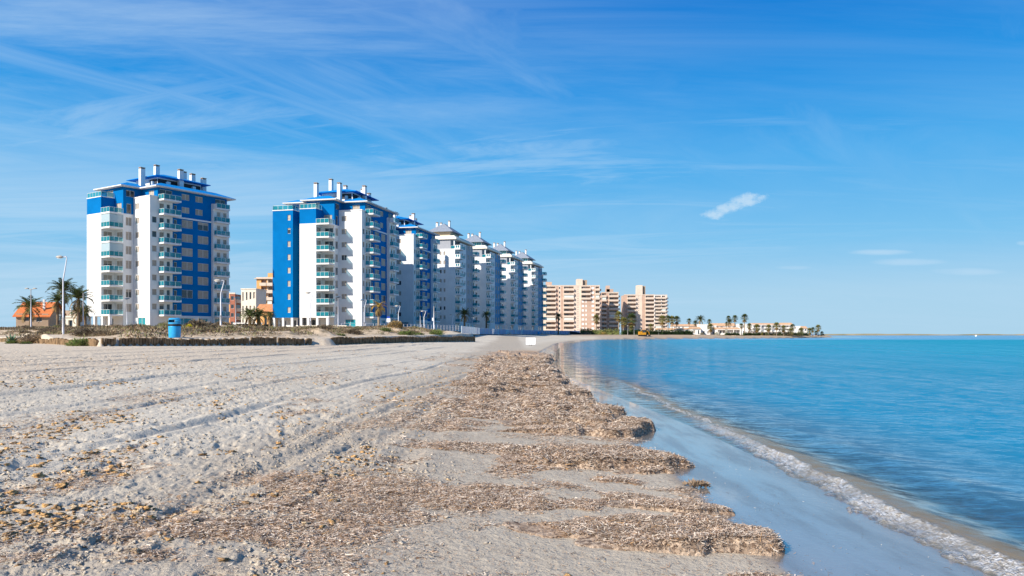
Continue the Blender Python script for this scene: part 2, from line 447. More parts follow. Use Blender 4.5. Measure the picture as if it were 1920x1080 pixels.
    MB().box(14.19, 14.29, -1.7, -.71, Lz(9) - .3, Lz(9) + .8).build('balcony_parapet', M['white_trim'], root)
    if wing:
        V0 = AL + 1.5
        ops = [(V0 + .6, V0 + 1.35, Lz(k) + .8, Lz(k) + 2.05, 'half' if k == 7 else 'shutter') for k in range(1, 9)]
        windows(bl, root, 'F', -5.2, V0, V0 + 5.0, Lz(1) - .3, Lz(9) + .1, ops)
        bl.quad((-5.2, V0, Lz(1) - .3), (4, V0, Lz(1) - .3), (4, V0, Lz(9) + .1), (-5.2, V0, Lz(9) + .1))
        bl.quad((4, V0 + 5, Lz(1) - .3), (-5.2, V0 + 5, Lz(1) - .3), (-5.2, V0 + 5, Lz(9) + .1), (4, V0 + 5, Lz(9) + .1))
        bl.quad((4, V0, -1), (4, V0 + 5, -1), (4, V0 + 5, Lz(9) + .1), (4, V0, Lz(9) + .1))
        w.quad((-5.2, V0, Lz(1) - .3), (-5.2, V0 + 5, Lz(1) - .3), (4, V0 + 5, Lz(1) - .3), (4, V0, Lz(1) - .3))
        MB().box(-5.3, 4, V0 - .05, V0 + 5.05, Lz(9) + .1, Lz(9) + .28).build('terrace_edge', M['white_trim'], root)
        balcony(root, 'tw', -5.2, 2, V0, V0 + 5, Lz(9) + .3, 'frl', slabh=.01)
        for b in (V0, V0 + 4.45, V0 + 2.2): MB().box(-5.2, -4.7, b + .02, b + .52, -1, Lz(1) - .32).build('pillar', M['white'], root)
        windows(w, root, 'F', -3, V0, V0 + 5, -1, Lz(1) - .3, [(V0 + .5, V0 + 1.9, .1, 1.9, 'dark'), (V0 + 3, V0 + 4.4, .1, 1.9, 'dark')])
        ph = MB(); ph.box(-.5, 4, V0 - 1.3, V0 + 3.6, Lz(9) + .28, EAVE); ph.build('blue_penthouse', M['blue'], root)
        window(root, 'F', -.62, (V0 + .2, V0 + 1.9, Lz(9) + .4, Lz(9) + 2.2), 'shutter')
    w.build('white_wall', M['white'], root); bl.build('blue_wall', M['blue'], root)
    if wing:
        rw = MB(); rw.box(9, 18.7, 12.7, 24, -1, EAVE); rw.box(18.7, SHADOW_BLOCK_END.get(px, 19), 12.7, 28, -1, EAVE)  # added block out of view, put there to shade the next tower
        rw.build('unseen_shadow_block', M['blue'], root)
    # roofs
    r = MB(); hip(r, .7, 19.8, -1.0, 5.9, EAVE, 1.15, 3.0)
    hip(r, -3.2, 19.8, 4.7, AL + .9, EAVE + .03, 1.25, 3.2)
    if wing: hip(r, -1.8, 6, V0 - 2.2, V0 + 4.6, EAVE - .15, .9, 2.4)
    o = r.build('roof', [M['blue_roof'], M['soffit']], root)
    # roof-top plant room under an upper hipped roof
    pr = MB(); z1 = EAVE + 1.2
    pr.box(4.6, 14.8, 4.4, 12.2, EAVE + .3, 32.0, 0)
    pr.build('plant_room', M['white'], root)
    lv = MB()
    lv.box(4.5, 10, 4.32, 4.38, z1 + .4, 31.3); lv.box(10.5, 14.6, 4.32, 4.38, z1 + .4, 31.3); lv.box(4.5, 4.56, 4.7, 7.2, z1 + .4, 31.3)
    lv.build('dark_opening', M['plant_dark'], root)  # near-black sheets painted as the darkness of the open plant room
    for (a, b) in ((6, 3.2), (9, 3.2), (12, 3.2), (4.0, 5.5), (3.6, 9)):
        MB().box(a, a + .7, b, b + .6, EAVE + 1.0, 30.8).build('air_conditioner', M['rail'], root)
    r2 = MB(); hip(r2, 3.2, 16.2, 2.9, 13.6, 31.6, 1.5, 5.2, fascia=.14, mf=1)
    r2.build('upper_roof', [M['blue_roof'], M['blue_roof']], root)
    ch = [(16.3, 5.6, 33.6), (13.9, 6.1, 34.2), (9.3, 3.6, 34.0), (2.5, 6.7, 33.5), (9.4, 12.3, 36), (15.5, 11.5, 35.6)]
    if wing: ch.append((0, 11.2, 33.2))
    for (u, v, z) in ch: chimney(root, u, v, EAVE + .8 if z < 35 else 31.5, z)
    return root

def grey_tower(px, d, th, label, seed=1, band='steel_blue', tier='glass', ztop=0.0):
    rnd = random.Random(seed)
    root = empty('apartment_tower', (X(px, d), d, GZ), math.pi / 2 - th, label, 'apartment tower', 'grey roofed white apartment towers')
    w = MB(); g = MB(); s = MB()
    def st(p=.3): return 'dark' if rnd.random() < p else 'shutter'
    ops = []
    for k in range(1, 9): ops += [(3.2, 3.85, Lz(k) + .9, Lz(k) + 2.1, st(.2)), (4.5, 5.15, Lz(k) + .9, Lz(k) + 2.1, st(.2))]
    windows(w, root, 'F', 0, 0, 14, -1, Lz(9), ops)
    ops = []
    for k in range(1, 9): ops += [(.5, 1.6, Lz(k) + .1, Lz(k) + 2.2, 'dark'), (2.3, 4.6, Lz(k) + .1, Lz(k) + 2.2, st(.5))]
    windows(w, root, 'R', 0, 0, 5.1, -1, Lz(9), ops + [(1, 4, .1, 2.1, 'shop')])
    ops = []
    for k in range(1, 10): ops += [(7.2, 8.6, Lz(k) + .8, Lz(k) + 2.2, st()), (10, 11.2, Lz(k) + .8, Lz(k) + 2.2, st())]
    windows(w, root, 'R', 0, 5.1, 12, -1, EAVE, ops)
    ops = []
    for k in range(1, 10): ops += [(12.8, 14.6, Lz(k) + .7, Lz(k) + 2.3, st()), (16, 17.8, Lz(k) + .7, Lz(k) + 2.3, st())]
    windows(s, root, 'R', -.12, 12, 19, Lz(1) - .2, EAVE, ops)
    s.quad((12, 0, Lz(1) - .2), (12, -.12, Lz(1) - .2), (12, -.12, EAVE), (12, 0, EAVE))
    windows(w, root, 'R', 0, 12, 19, -1, Lz(1) - .2, [(12.4, 15, .1, 2.1, 'shop'), (15.8, 18.6, .1, 2.1, 'shop')])
    ops = [(19.6, 21, Lz(k) + .1, Lz(k) + 2.2, 'dark') for k in range(1, 9)]
    windows(w, root, 'R', 0, 19, 21.8, -1, Lz(9), ops)
    w.quad((21.8, 0, -1), (21.8, 4.5, -1), (21.8, 4.5, Lz(9)), (21.8, 0, Lz(9)))
    w.quad((21.8, 4.5, -1), (15.5, 4.5, -1), (15.5, 4.5, Lz(9)), (21.8, 4.5, Lz(9)))
    w.quad((15.5, 4.5, -1), (15.5, 17, -1), (15.5, 17, EAVE), (15.5, 4.5, EAVE))
    w.quad((15.5, 17, -1), (0, 17, -1), (0, 17, EAVE), (15.5, 17, EAVE))
    wall(w, 'F', 0, 14, 17, -1, EAVE)
    w.quad((0, 0, Lz(9)), (21.8, 0, Lz(9)), (21.8, 4.5, Lz(9)), (0, 4.5, Lz(9)))
    w.quad((0, 4.5, Lz(9)), (15.5, 4.5, Lz(9)), (15.5, 17, Lz(9)), (0, 17, Lz(9)))
    w.build('white_wall', M['white'], root); s.build('blue_band', M[band], root)
    # grey attic set behind a corner terrace
    wall(g, 'F', .05, 1.5, 14, Lz(9), EAVE + .6)
    wall(g, 'R', 1.5, .05, 12, Lz(9), EAVE + .6); g.quad((20, 1.5, Lz(9)), (20, 4.5, Lz(9)), (20, 4.5, EAVE + .6), (20, 1.5, EAVE + .6))
    wall(g, 'R', 1.5, 12, 20, Lz(9), EAVE + .6)
    g.build('attic_wall', M['grey_render'], root)
    MB().box(.15, .55, .15, .5, Lz(9), EAVE + .6).build('corner_post', M['white'], root)
    MB().box(19, 19.4, .1, .45, Lz(9), EAVE + .6).build('corner_post', M['white'], root)
    for k in range(1, 10):
        solid = k >= 4 or band == 'none'
        balcony(root, 'gc' + str(solid), 0, 5.1, -1.75, 0, Lz(k), 'rb' if solid else 'rfb', solid_front=solid)
        balcony(root, 'gd', 18.9, 22, -1.7, 0, Lz(k), 'rfb')
    balcony(root, 'gt', 0.05, 1.2, 0.05, 1.5, Lz(9), 'f', slabh=.01)
    # deep cream cornice
    c = MB(); a = [(-.5, -.6), (20.3, -.6), (20.3, 5), (16, 5), (16, 17.4), (-.5, 17.4)]; b = [(.6, .5), (19.2, .5), (19.2, 4), (15, 4), (15, 16.3), (.6, 16.3)]
    z0 = EAVE + .5
    for k in range(6):
        q = (k + 1) % 6
        c.quad((*a[k], z0), (*a[q], z0), (*a[q], z0 + .45), (*a[k], z0 + .45))
        c.quad((*a[k], z0 + .45), (*a[q], z0 + .45), (*b[q], z0 + 1.35), (*b[k], z0 + 1.35))
    c.prism([a[0], a[1], a[2], a[3]], z0 + .01, z0 + .02); c.prism([a[0], a[3], a[4], a[5]], z0 + .005, z0 + .015)
    c.prism([b[0], b[1], b[2], b[3]], z0 + 1.34, z0 + 1.35); c.prism([b[0], b[3], b[4], b[5]], z0 + 1.33, z0 + 1.345)
    c.build('cornice', M['cream'], root)
    zt = z0 + 1.35; h = 1.4 + ztop
    if tier == 'beige':
        MB().box(2.9, 12, 2.6, 9.0, zt, zt + h + .2).build('penthouse_wall', M['beige'], root)
    else:
        t = MB(); t.box(2.9, 12, 2.6, 9.0, zt, zt + h + .2, 1)
        for i in range(9):
            t.box(2.80, 2.9, 2.6 + .8 * i, 2.68 + .8 * i, zt, zt + h, 0)
        for i in range(12): t.box(2.9 + .8 * i, 2.98 + .8 * i, 2.5, 2.6, zt, zt + h, 0)
        t.build('penthouse_glazing', [M['white_trim'], M['shop_glass']], root)
    r = MB(); hip(r, 1.6, 13.4, 1.4, 10.2, zt + h, 3.1, 4.35, fascia=.12, mf=0)
    r.build('roof', [M['grey_roof']], root)
    chimney(root, 9.2, 9.3, zt + h, zt + h + 4.2, .8); chimney(root, 8, 4.6, zt + h, zt + h + 4.4, .8)
    chimney(root, 8.4, 7.6, zt + h + 1, zt + h + 3.9, .8)
    return root

blue_tower(281, 150, math.atan(867 / 1400), 'nearest blue and white apartment tower, standing alone at left behind the dunes', False, 8.2, 3)
blue_tower(678.5, 167.4, R(13.3), 'blue and white tower with a tall all-blue wing on its left side', True, 7.0, 5)
blue_tower(775.5, 208, R(13.3), 'blue topped tower squeezed between the winged blue tower and the grey roofed towers', True, 7.0, 9)
grey_tower(853, 238.5, R(14.0), 'grey roofed white tower with beige penthouse and paired small windows', 2, 'grey_render', 'beige', .1)
grey_tower(911, 265, R(14.3), 'second grey roofed white tower, right of the one with the beige penthouse', 4)
grey_tower(957.3, 293, R(14.8), 'third grey roofed white tower, between the second and the last', 6)
grey_tower(996.4, 322, R(16.0), 'last and smallest looking grey roofed tower beside the salmon flats', 8)
# ------------------------------------------------------------------ further buildings
M['salmon'] = surf('salmon_render', (.50, .35, .27), .85, .2, .06, .3, stain=.12)
M['salmon_cream'] = surf('pale_cream_render', (.66, .54, .44), .85, .2, .05, .3, stain=.12)
M['recess'] = surf('balcony_recess', (.46, .34, .27), .85, .2, .15, .6)
M['terracotta'] = surf('terracotta_tiles', (.58, .25, .11), .8, .2, .12, 2.0, bump=.3)
M['orange_roof'] = surf('orange_tiles', (.66, .19, .06), .8, .2, .1, 2.0, bump=.3)
M['orange_wall'] = surf('orange_render', (.66, .36, .14), .85, .2, .06, .5)
M['red_paint'] = surf('red_paint', (.33, .12, .075), .7, .3, .08)
M['tan_wall'] = surf('tan_render', (.40, .29, .20), .9, .2, .08, .5)
M['villa_white'] = surf('villa_white', (.76, .74, .71), .85, .2, .03, .4)
M['villa_roof'] = surf('villa_roof_tiles', (.62, .38, .22), .85, .2, .14, 1.5)
M['awning'] = surf('awning', (.62, .66, .62), .8, .2, .04)

_bb = {}
def flat_balcony(parent, x0, x1, z, y0=-1.3, col='salmon_cream', h=1.05):
    k = (round(x1 - x0, 1), col, y0, h)
    if k not in _bb:
        L = x1 - x0
        mb = MB(); mb.box(0, L, y0, 0, -.2, 0); mb.box(0, L, y0, y0 + .12, 0, h); mb.box(0, .12, y0 + .12, 0, 0, h); mb.box(L - .12, L, y0 + .12, 0, 0, h)
        _bb[k] = mb.mesh('balcony', M[col])
    return inst('balcony', _bb[k], parent, (x0, 0, z))

def slab_block(d, px0, px1, ztop, gz, strips, label, group=None, depth=14, rot=0.0, sh=2.9, roofbox=(), name='apartment_block', side='salmon', cat='apartment block'):
    """block whose front faces the bay; strips are (px from, px to, kind, colour, first storey, last storey)"""
    x0, x1 = X(px0, d), X(px1, d); W = x1 - x0
    root = empty(name, (x0, d, gz), rot, label, cat, group)
    n = int(round((ztop - gz - 1.0) / sh)); H = n * sh + .9
    walls = {}; rnd = random.Random(int(px0))
    def wb(c): return walls.setdefault(c, MB())
    for (a, b, kind, c, *lv) in strips:
        s0, s1 = X(a, d) - x0, X(b, d) - x0; k0, k1 = (lv + [0, n])[:2] if lv else (0, n)
        zb = -1 if k0 == 0 else k0 * sh + .9; zt = k1 * sh + .9
        if kind == 'plain': wall(wb(c), 'R', 0, s0, s1, zb, zt)
        elif kind == 'balc':
            ops = [(s0 + .35, s1 - .35, k * sh + 1.0, k * sh + 3.35) for k in range(k0, k1)]
            wall(wb(c), 'R', 0, s0, s1, zb, zt, ops, rev=1.0)
            for k in range(k0, k1):
                flat_balcony(root, s0 + .1, s1 - .1, k * sh + .95)
                r = rnd.random()
                if r < .09: MB().box(s0 + .4, s1 - .4, -.9, -.8, k * sh + 2.0, k * sh + 3.4).build('awning', M['awning'], root)
            rb = wb('recess')
            for k in range(k0, k1):
                rb.quad((s0, 1.0, k * sh + 1.0), (s1, 1.0, k * sh + 1.0), (s1, 1.0, k * sh + 3.35), (s0, 1.0, k * sh + 3.35))
                window(root, 'R', .8, (s0 + .9, s0 + .9 + (s1 - s0 - 2) * .55, k * sh + 1.0, k * sh + 3.1), 'dark' if rnd.random() < .5 else 'shutter')
        elif kind in ('win', 'white', 'slit'):
            wd = (s1 - s0); ops = []
            for k in range(k0, k1):
                if kind == 'slit': ops.append((s0 + wd * .35, s0 + wd * .65, k * sh + 1.1, k * sh + 1.9, 'dark')); ops.append((s0 + wd * .35, s0 + wd * .65, k * sh + 2.6, k * sh + 3.3, 'dark'))
                else: ops.append((s0 + wd * .2, s0 + wd * .8, k * sh + 1.7, k * sh + 3.1, 'dark' if kind == 'win' else 'shutter'))
            if kind == 'white':
                wall(wb(c), 'R', 0, s0, s1, zb, zt, [o[:4] for o in ops])
                for o in ops:
                    q = MB(); q.box(o[0], o[1], .05, .15, o[2], o[3]); q.build('window', M['villa_white'], root)
            else: windows(wb(c), root, 'R', 0, s0, s1, zb, zt, ops)
    sd = wb(side)
    # sides: the seaward side gets balconies too
    ops = []
    for k in range(n): ops += [(1.5, 4.5, k * sh + 1.2, k * sh + 3.2), (7.5, 11.0, k * sh + 1.2, k * sh + 3.2)]
    for (xx, sg) in ((0, -1), (W, 1)):
        a, b = (0, depth)
        if sg > 0:
            cells = [(0, depth)]
            sd.quad((W, 0, -1), (W, depth, -1), (W, depth, H), (W, 0, H))
            for k in range(n):
                for ya, yb in ((1.2, 4.8), (7.2, 11.2)):
                    q = MB(); q.box(.02, 1.2, ya, yb, k * sh + .75, k * sh + 1.9)
                    q.build('side_balcony', M['salmon_cream'], root, loc=(W, 0, 0))
                    dk = MB(); dk.box(.01, .06, ya + .2, yb - .2, k * sh + 1.9, k * sh + 3.1)
                    dk.build('side_window', M['dark_pane'], root, loc=(W, 0, 0))
        else: sd.quad((0, depth, -1), (0, 0, -1), (0, 0, H), (0, depth, H))
    sd.quad((0, 0, H), (W, 0, H), (W, depth, H), (0, depth, H)); sd.quad((W, depth, -1), (0, depth, -1), (0, depth, H), (W, depth, H))
    for c, mb in walls.items(): mb.build('wall' if c != 'recess' else 'recess_wall', M[c], root)
    MB().box(-.1, W + .1, -.12, .25, H, H + .45).build('parapet', M['salmon_cream'], root)
    for (a, b, zt, c) in roofbox:
        MB().box(X(a, d) - x0, X(b, d) - x0, .3 if c == 'salmon_cream' else 2, 8, H + .02, zt - gz).build('roof_box', M[c], root)
    return root

SC, SA = 'salmon_cream', 'salmon'
def zx(v): return 1010 + v / 7.385
slab_block(483, zx(30), zx(845), 33.2, 3.2, [
    (zx(30), zx(95), 'plain', SC), (zx(95), zx(240), 'balc', SC), (zx(240), zx(275), 'plain', SA), (zx(275), zx(305), 'win', SC), (zx(305), zx(342), 'plain', SA),
    (zx(342), zx(492), 'balc', SC), (zx(492), zx(530), 'plain', SC), (zx(530), zx(560), 'slit', SC), (zx(560), zx(585), 'plain', SC),
    (zx(585), zx(720), 'balc', SC, 7, 10), (zx(585), zx(640), 'white', SA, 0, 7), (zx(640), zx(672), 'white', SA, 0, 7), (zx(672), zx(720), 'plain', SA, 0, 7),
    (zx(720), zx(780), 'white', SA, 0, 10), (zx(780), zx(845), 'balc', SC)],
    'wide salmon and cream apartment block, nearest one to the grey roofed towers', 'salmon apartment blocks on the bay',
    roofbox=((zx(105), zx(185), 35.8, SA), (zx(530), zx(610), 37.6, SC), (zx(612), zx(675), 37.0, 'tan_wall')))
slab_block(510, zx(870), zx(1105), 30.0, 3.2, [
    (zx(870), zx(940), 'balc', SA), (zx(940), zx(970), 'plain', SA), (zx(970), zx(1105), 'balc', SC)],
    'narrow stepped salmon block between the two wider salmon blocks', 'salmon apartment blocks on the bay', depth=16,
    roofbox=((zx(940), zx(1040), 32.8, SA), (zx(945), zx(990), 35.2, SA)))
slab_block(527, zx(1185), zx(1600), 30.5, 2.5, [
    (zx(1185), zx(1225), 'plain', SA), (zx(1225), zx(1350), 'balc', SC), (zx(1350), zx(1375), 'plain', SC), (zx(1375), zx(1400), 'slit', SC), (zx(1400), zx(1430), 'plain', SC),
    (zx(1430), zx(1475), 'plain', SA), (zx(1475), zx(1600), 'balc', SC)],
    'salmon and cream block at the right end of the flats with a cream stair tower', 'salmon apartment blocks on the bay', depth=15,
    roofbox=((zx(1368), zx(1440), 36.5, SC), (zx(1442), zx(1485), 36.0, 'tan_wall')))
slab_block(640, zx(1605), zx(1780), 36.0, 2.5, [
    (zx(1605), zx(1700), 'balc', 'villa_white'), (zx(1700), zx(1762), 'balc', 'villa_white'), (zx(1762), zx(1780), 'plain', SC)],
    'pale block with green balcony glass standing farthest back, right of the salmon flats', None, depth=12, side='villa_white')
slab_block(300, 481, 545, 23.6, 3.0, [
    (481, 488, 'plain', 'orange_wall'), (488, 501, 'balc', 'orange_wall'), (501, 513, 'balc', 'salmon_cream'), (513, 545, 'win', 'orange_wall')],
    'orange apartment block with red balconies, left of the all-blue wing', None, depth=12, side='orange_wall', roofbox=((499, 530, 26.5, 'orange_wall'),))
slab_block(255, 425, 440.5, 16.6, 3.0, [(425, 431, 'plain', 'orange_wall'), (431, 440.5, 'win', 'red_paint')],
    'red brown block peeping out behind the right side of the nearest tower', None, depth=10, side='red_paint')
r_ = MB(); r_.prism([(-.6, -.6), (14.5, -.6), (14.5, 12.5), (-.6, 12.5)], 0, .3)
hip(r_, -.7, 14.4, -.7, 12.6, 0, .9, 4)
_o = [o for o in bpy.data.objects if o.get('label', '').startswith('orange apartment block')][0]
r_.build('roof', [M['villa_roof'], M['salmon_cream']], _o, loc=(0, 0, 20.95))

def house(px0, px1, d, gz, h, label, cat='house', wallm='villa_white', roofm='villa_roof', roof='parapet', wins=3, floors=2, depth=9, rot=0.0, group=None, arches=False, rise=1.6, name='house', winstyle='dark', veranda=False):
    x0, x1 = X(px0, d), X(px1, d); W = x1 - x0
    root = empty(name, (x0, d, gz), rot, label, cat, group)
    w = MB(); ops = []; fh = h / floors
    for f in range(floors):
        for i in range(wins):
            cx = W * (i + .5) / wins; ww = min(W / wins * .56, 2.6)
            if wallm == 'villa_white' and (i * 7 + f * 5 + int(px0)) % 4 == 0: continue
            vv = ((i * 13 + f * 29 + int(px0)) % 10) / 10
            ops.append((cx - ww * (.3 + .2 * vv), cx + ww * (.3 + .2 * vv), f * fh + fh * (.15 + .2 * vv), f * fh + fh * .80, 'shutter' if vv > .6 else winstyle))
    wall(w, 'R', 0, 0, W, -.6, h, [o[:4] for o in ops], rev=.3)
    for o in ops: window(root, 'R', 0, o[:4], o[4], rev=.3)
    w.quad((W, 0, -.6), (W, depth, -.6), (W, depth, h), (W, 0, h)); w.quad((0, depth, -.6), (0, 0, -.6), (0, 0, h), (0, depth, h))
    w.quad((W, depth, -.6), (0, depth, -.6), (0, depth, h), (W, depth, h))
    if roof == 'gable':      # ridge along the depth, gables front and back
        pass
    w.quad((0, 0, h), (W, 0, h), (W, depth, h), (0, depth, h))
    w.build('wall', M[wallm], root)
    r = MB()
    if roof == 'parapet':
        # a short tiled slope along the front, flat terrace behind
        r.quad((-.3, -.5, h - .05), (W + .3, -.5, h - .05), (W + .3, depth * .45, h + rise), (-.3, depth * .45, h + rise))
        r.quad((W + .3, depth * .45, h + rise), (W + .3, depth + .2, h), (-.3, depth + .2, h), (-.3, depth * .45, h + rise))
        r.tri((-.3, -.5, h - .05), (-.3, depth * .45, h + rise), (-.3, depth + .2, h)); r.tri((W + .3, -.5, h - .05), (W + .3, depth + .2, h), (W + .3, depth * .45, h + rise))
    elif roof == 'flat':
        r.box(-.15, W + .15, -.15, depth + .15, h, h + .3)
    r.build('roof', M[roofm if roof != 'flat' else wallm], root)
    if veranda:
        for i in range(wins // 2 + 1):
            xx = (W - .35) * i / max(1, wins // 2)
            MB().box(xx, xx + .35, -1.6, -1.25, -.5, h - .3).build('veranda_post', M[wallm], root)
        MB().box(-.1, W + .1, -1.7, -.02, h - .3, h - .05).build('veranda_roof', M[wallm], root)
        for f in range(1, floors): MB().box(0, W, -1.5, -.02, f * fh - .1, f * fh + .1).build('veranda_floor', M[wallm], root)
    return root

# peninsula villas (left to right)
PZ = 1.2
VG = 'white villas along the peninsula'
house(1236, 1262, 395, PZ, 2.9, 'low white villa with terracotta slope below the pale tall block', wins=2, group=VG, veranda=True, floors=1, rise=1.0)
house(1263, 1283, 385, PZ, 2.8, 'low villa with blue shaded porch beside the leftmost villa', wins=2, group=VG, floors=1, rise=1.0)
house(1284, 1303, 392, PZ, 3.0, 'low terracotta roofed villa just left of the dark round hedge tree', wins=3, group=VG, veranda=True, floors=1, rise=1.0)
house(1262, 1330, 520, 1.6, 5.9, 'long back row of houses with a terracotta roof line behind the low villas', wins=9, floors=2, group=VG, rise=1.4)
house(1298, 1314, 380, PZ, 3.4, 'white villa with two dark arched windows right of the dark round tree', wins=2, group=VG, floors=1, rise=1.0)
house(1315, 1333, 385, PZ, 5.5, 'tall blank white villa with stepped wall in the middle left of the row', wins=2, floors=2, roof='flat', group=VG)
house(1334, 1343, 390, PZ, 4.9, 'narrow white villa left of the villa with tall dark glazing', wins=1, floors=2, roof='flat', group=VG)
house(1343, 1360, 385, PZ, 3.2, 'left half of the villa pair with large dark glazing', wins=3, floors=1, group=VG, rise=1.0, veranda=True)
house(1361, 1387, 385, PZ, 3.2, 'right half of the villa pair with large dark glazing, beside the tall thin palm', wins=4, floors=1, group=VG, rise=1.0, veranda=True)
house(1334, 1380, 430, 1.6, 5.0, 'two storey white house rising behind the dark glazed villas', wins=6, floors=2, group=VG)
house(1390, 1410, 420, PZ, 6.2, 'white gabled villa behind the reddish shrub', wins=2, floors=2, roof='flat', group=VG)
house(1410, 1426, 530, PZ, 7.4, 'leftmost bay of the three storey terrace with a tile roof', wins=3, floors=3, group=VG, rise=1.2, veranda=True)
house(1427, 1446, 531, PZ, 7.4, 'second bay of the three storey terrace, behind a yellow green bush', wins=3, floors=3, group=VG, rise=1.2, veranda=True)
house(1447, 1465, 532, PZ, 7.3, 'middle bay of the three storey terrace with white pillars', wins=3, floors=3, group=VG, rise=1.2, veranda=True)
house(1466, 1487, 534, PZ, 7.3, 'right bay of the three storey terrace below the raised white parapet', wins=3, floors=3, group=VG, rise=1.6, veranda=True)
house(1488, 1501, 530, PZ, 6.2, 'white villa with a slim chimney right of the three storey terrace', wins=2, floors=2, group=VG, roof='flat')
house(1501, 1514, 532, PZ, 4.8, 'last white villa at the tip of the row with a tiled top', wins=2, floors=2, group=VG)

# behind the dunes at left
def gable_house(px0, px1, d, gz, h, rise, depth, label, rot, wallm, roofm):
    x0, x1 = X(px0, d), X(px1, d); W = x1 - x0
    root = empty('house', (x0, d, gz), rot, label, 'house')
    w = MB(); ops = [(W * .25, W * .45, 1.4, 2.6), (W * .62, W * .8, 1.3, 2.7)]
    wall(w, 'R', 0, 0, W, -1, h, ops, rev=.2)
    for o in ops: window(root, 'R', 0, o, 'dark', rev=.2)
    w.quad((W, 0, -1), (W, depth, -1), (W, depth, h), (W, 0, h)); w.tri((W, 0, h), (W, depth, h), (W, depth / 2, h + rise))
    w.quad((0, depth, -1), (0, 0, -1), (0, 0, h), (0, depth, h)); w.tri((0, depth, h), (0, 0, h), (0, depth / 2, h + rise))
    w.quad((W, depth, -1), (0, depth, -1), (0, depth, h), (W, depth, h))
    w.build('wall', M[wallm], root)
    o = MB(); o.box(W + .01, W + .08, depth * .55, depth * .75, 1.6, 2.7); o.build('side_window', M['shop_glass'], root)
    r = MB(); e = .4; k = rise / (depth / 2)
    for sg, (ya, yb) in ((1, (-e, depth / 2)), (-1, (depth + e, depth / 2))):
        za = h - e * k; zb = h + rise
        r.quad((-e, ya, za + .16), (W + e, ya, za + .16), (W + e, yb, zb + .16), (-e, yb, zb + .16))
        r.quad((-e, ya, za), (W + e, ya, za), (W + e, ya, za + .16), (-e, ya, za + .16))
        r.quad((W + e, ya, za), (W + e, yb, zb), (W + e, yb, zb + .16), (W + e, ya, za + .16))
        r.quad((-e, ya, za), (-e, yb, zb), (-e, yb, zb + .16), (-e, ya, za + .16))
    r.build('roof', M[roofm], root)
    MB().box(W * .72, W * .78, 1.6, 2.0, h + .6, h + rise + .5).build('chimney', M['villa_white'], root)
    return root
gable_house(30, 84, 128, 2.6, 2.3, 2.4, 8.5, 'tan house with a bright orange tiled roof behind the left dune', R(14), 'tan_wall', 'orange_roof')
gable_house(104, 131, 160, 2.6, 2.4, 1.8, 7, 'brown roofed house partly hidden behind the dark palm trunks', R(5), 'tan_wall', 'tan_wall')
house(121, 143, 120, 2.4, 2.0, 'small flat cream hut left of the nearest tower', wallm='cream', roof='flat', wins=1, floors=1, depth=4, name='hut', cat='hut')
# between the first and the second tower
house(452, 480, 240, 3, 13.2, 'cream building with a row of small arched windows between the first two towers', wallm='cream', roof='flat', wins=4, floors=3, depth=10, cat='building', name='building')
house(440, 454, 262, 3, 8.6, 'low orange house between the nearest tower and the cream building', wallm='orange_wall', roofm='terracotta', wins=2, floors=2, depth=8)
house(480, 516, 225, 3, 5.6, 'orange house with terracotta roof just left of the blue wing', wallm='orange_wall', roofm='terracotta', wins=3, floors=1, depth=9, rise=2.4)
house(438, 490, 205, 3, 1.6, 'long low white garden wall with openings between the first two towers', wallm='villa_white', roof='flat', wins=8, floors=1, depth=.6, name='garden_wall', cat='garden wall')
# ------------------------------------------------------------------ shore, dunes
SHORE = [(3.5, -60), (3.45, 8), (3.3, 14), (2.9, 20), (2.3, 30), (2.4, 45), (3.4, 62), (5.6, 90), (9, 132), (15, 180), (25, 238), (40, 272), (60, 295), (90, 318), (139, 372), (192, 440), (212, 505), (243, 580), (238, 640), (120, 800), (0, 1300), (-800, 1500)]
DUNE = [(-160, 150), (-90, 106), (-51, 73), (-37, 58), (-24, 43.5), (-21.3, 47.3), (-18.8, 51.5), (-15, 58.5), (-12, 79), (-5.3, 104), (-9, 110), (-10.5, 150), (-9, 185), (-5, 240), (2, 280), (10, 310), (24, 345), (36, 372), (60, 395), (90, 420), (150, 440), (200, 520), (205, 620), (120, 740), (-100, 1300)]
def sdist(x, y, line, ext=True):
    """signed distance to an open polyline, positive on its left"""
    best = np.full(x.shape, 1e18); ins = np.zeros(x.shape, bool)
    n = len(line)
    poly = list(line) + ([(-3000, 1500), (-3000, -60)] if line[0][0] > 0 else [(-2600, 1300), (-2600, 150)])
    for i in range(len(poly)):
        (ax, ay), (bx, by) = poly[i], poly[(i + 1) % len(poly)]
        if ay == by: continue
        hit = ((ay > y) != (by > y)) & (x < (bx - ax) * (y - ay) / (by - ay) + ax)
        ins ^= hit
    for i in range(n - 1):
        ax, ay = line[i]; bx, by = line[i + 1]
        dx, dy = bx - ax, by - ay; L2 = dx * dx + dy * dy
        t = ((x - ax) * dx + (y - ay) * dy) / L2
        tc = np.clip(t, 0, 1)
        ex = x - (ax + tc * dx); ey = y - (ay + tc * dy)
        d2 = ex * ex + ey * ey
        best = np.minimum(best, d2)
    return np.sqrt(best) * np.where(ins, 1.0, -1.0)
MOUNDS = [(78, 56, .3, 2.2, 1.6), (18, 60, .45, 3.0, 2.0), (600, 66, .55, 1.2, .8), (740, 92, .75, 2.0, 1.6), (530, 50, .3, .9, .7), (340, 60, .2, 4, 2), (200, 62, .25, 4, 2), (845, 100, .35, 1.2, 1.2), (450, 70, .2, 3, 2), (700, 84, .25, 2.5, 1.5)]
FOOTP = None
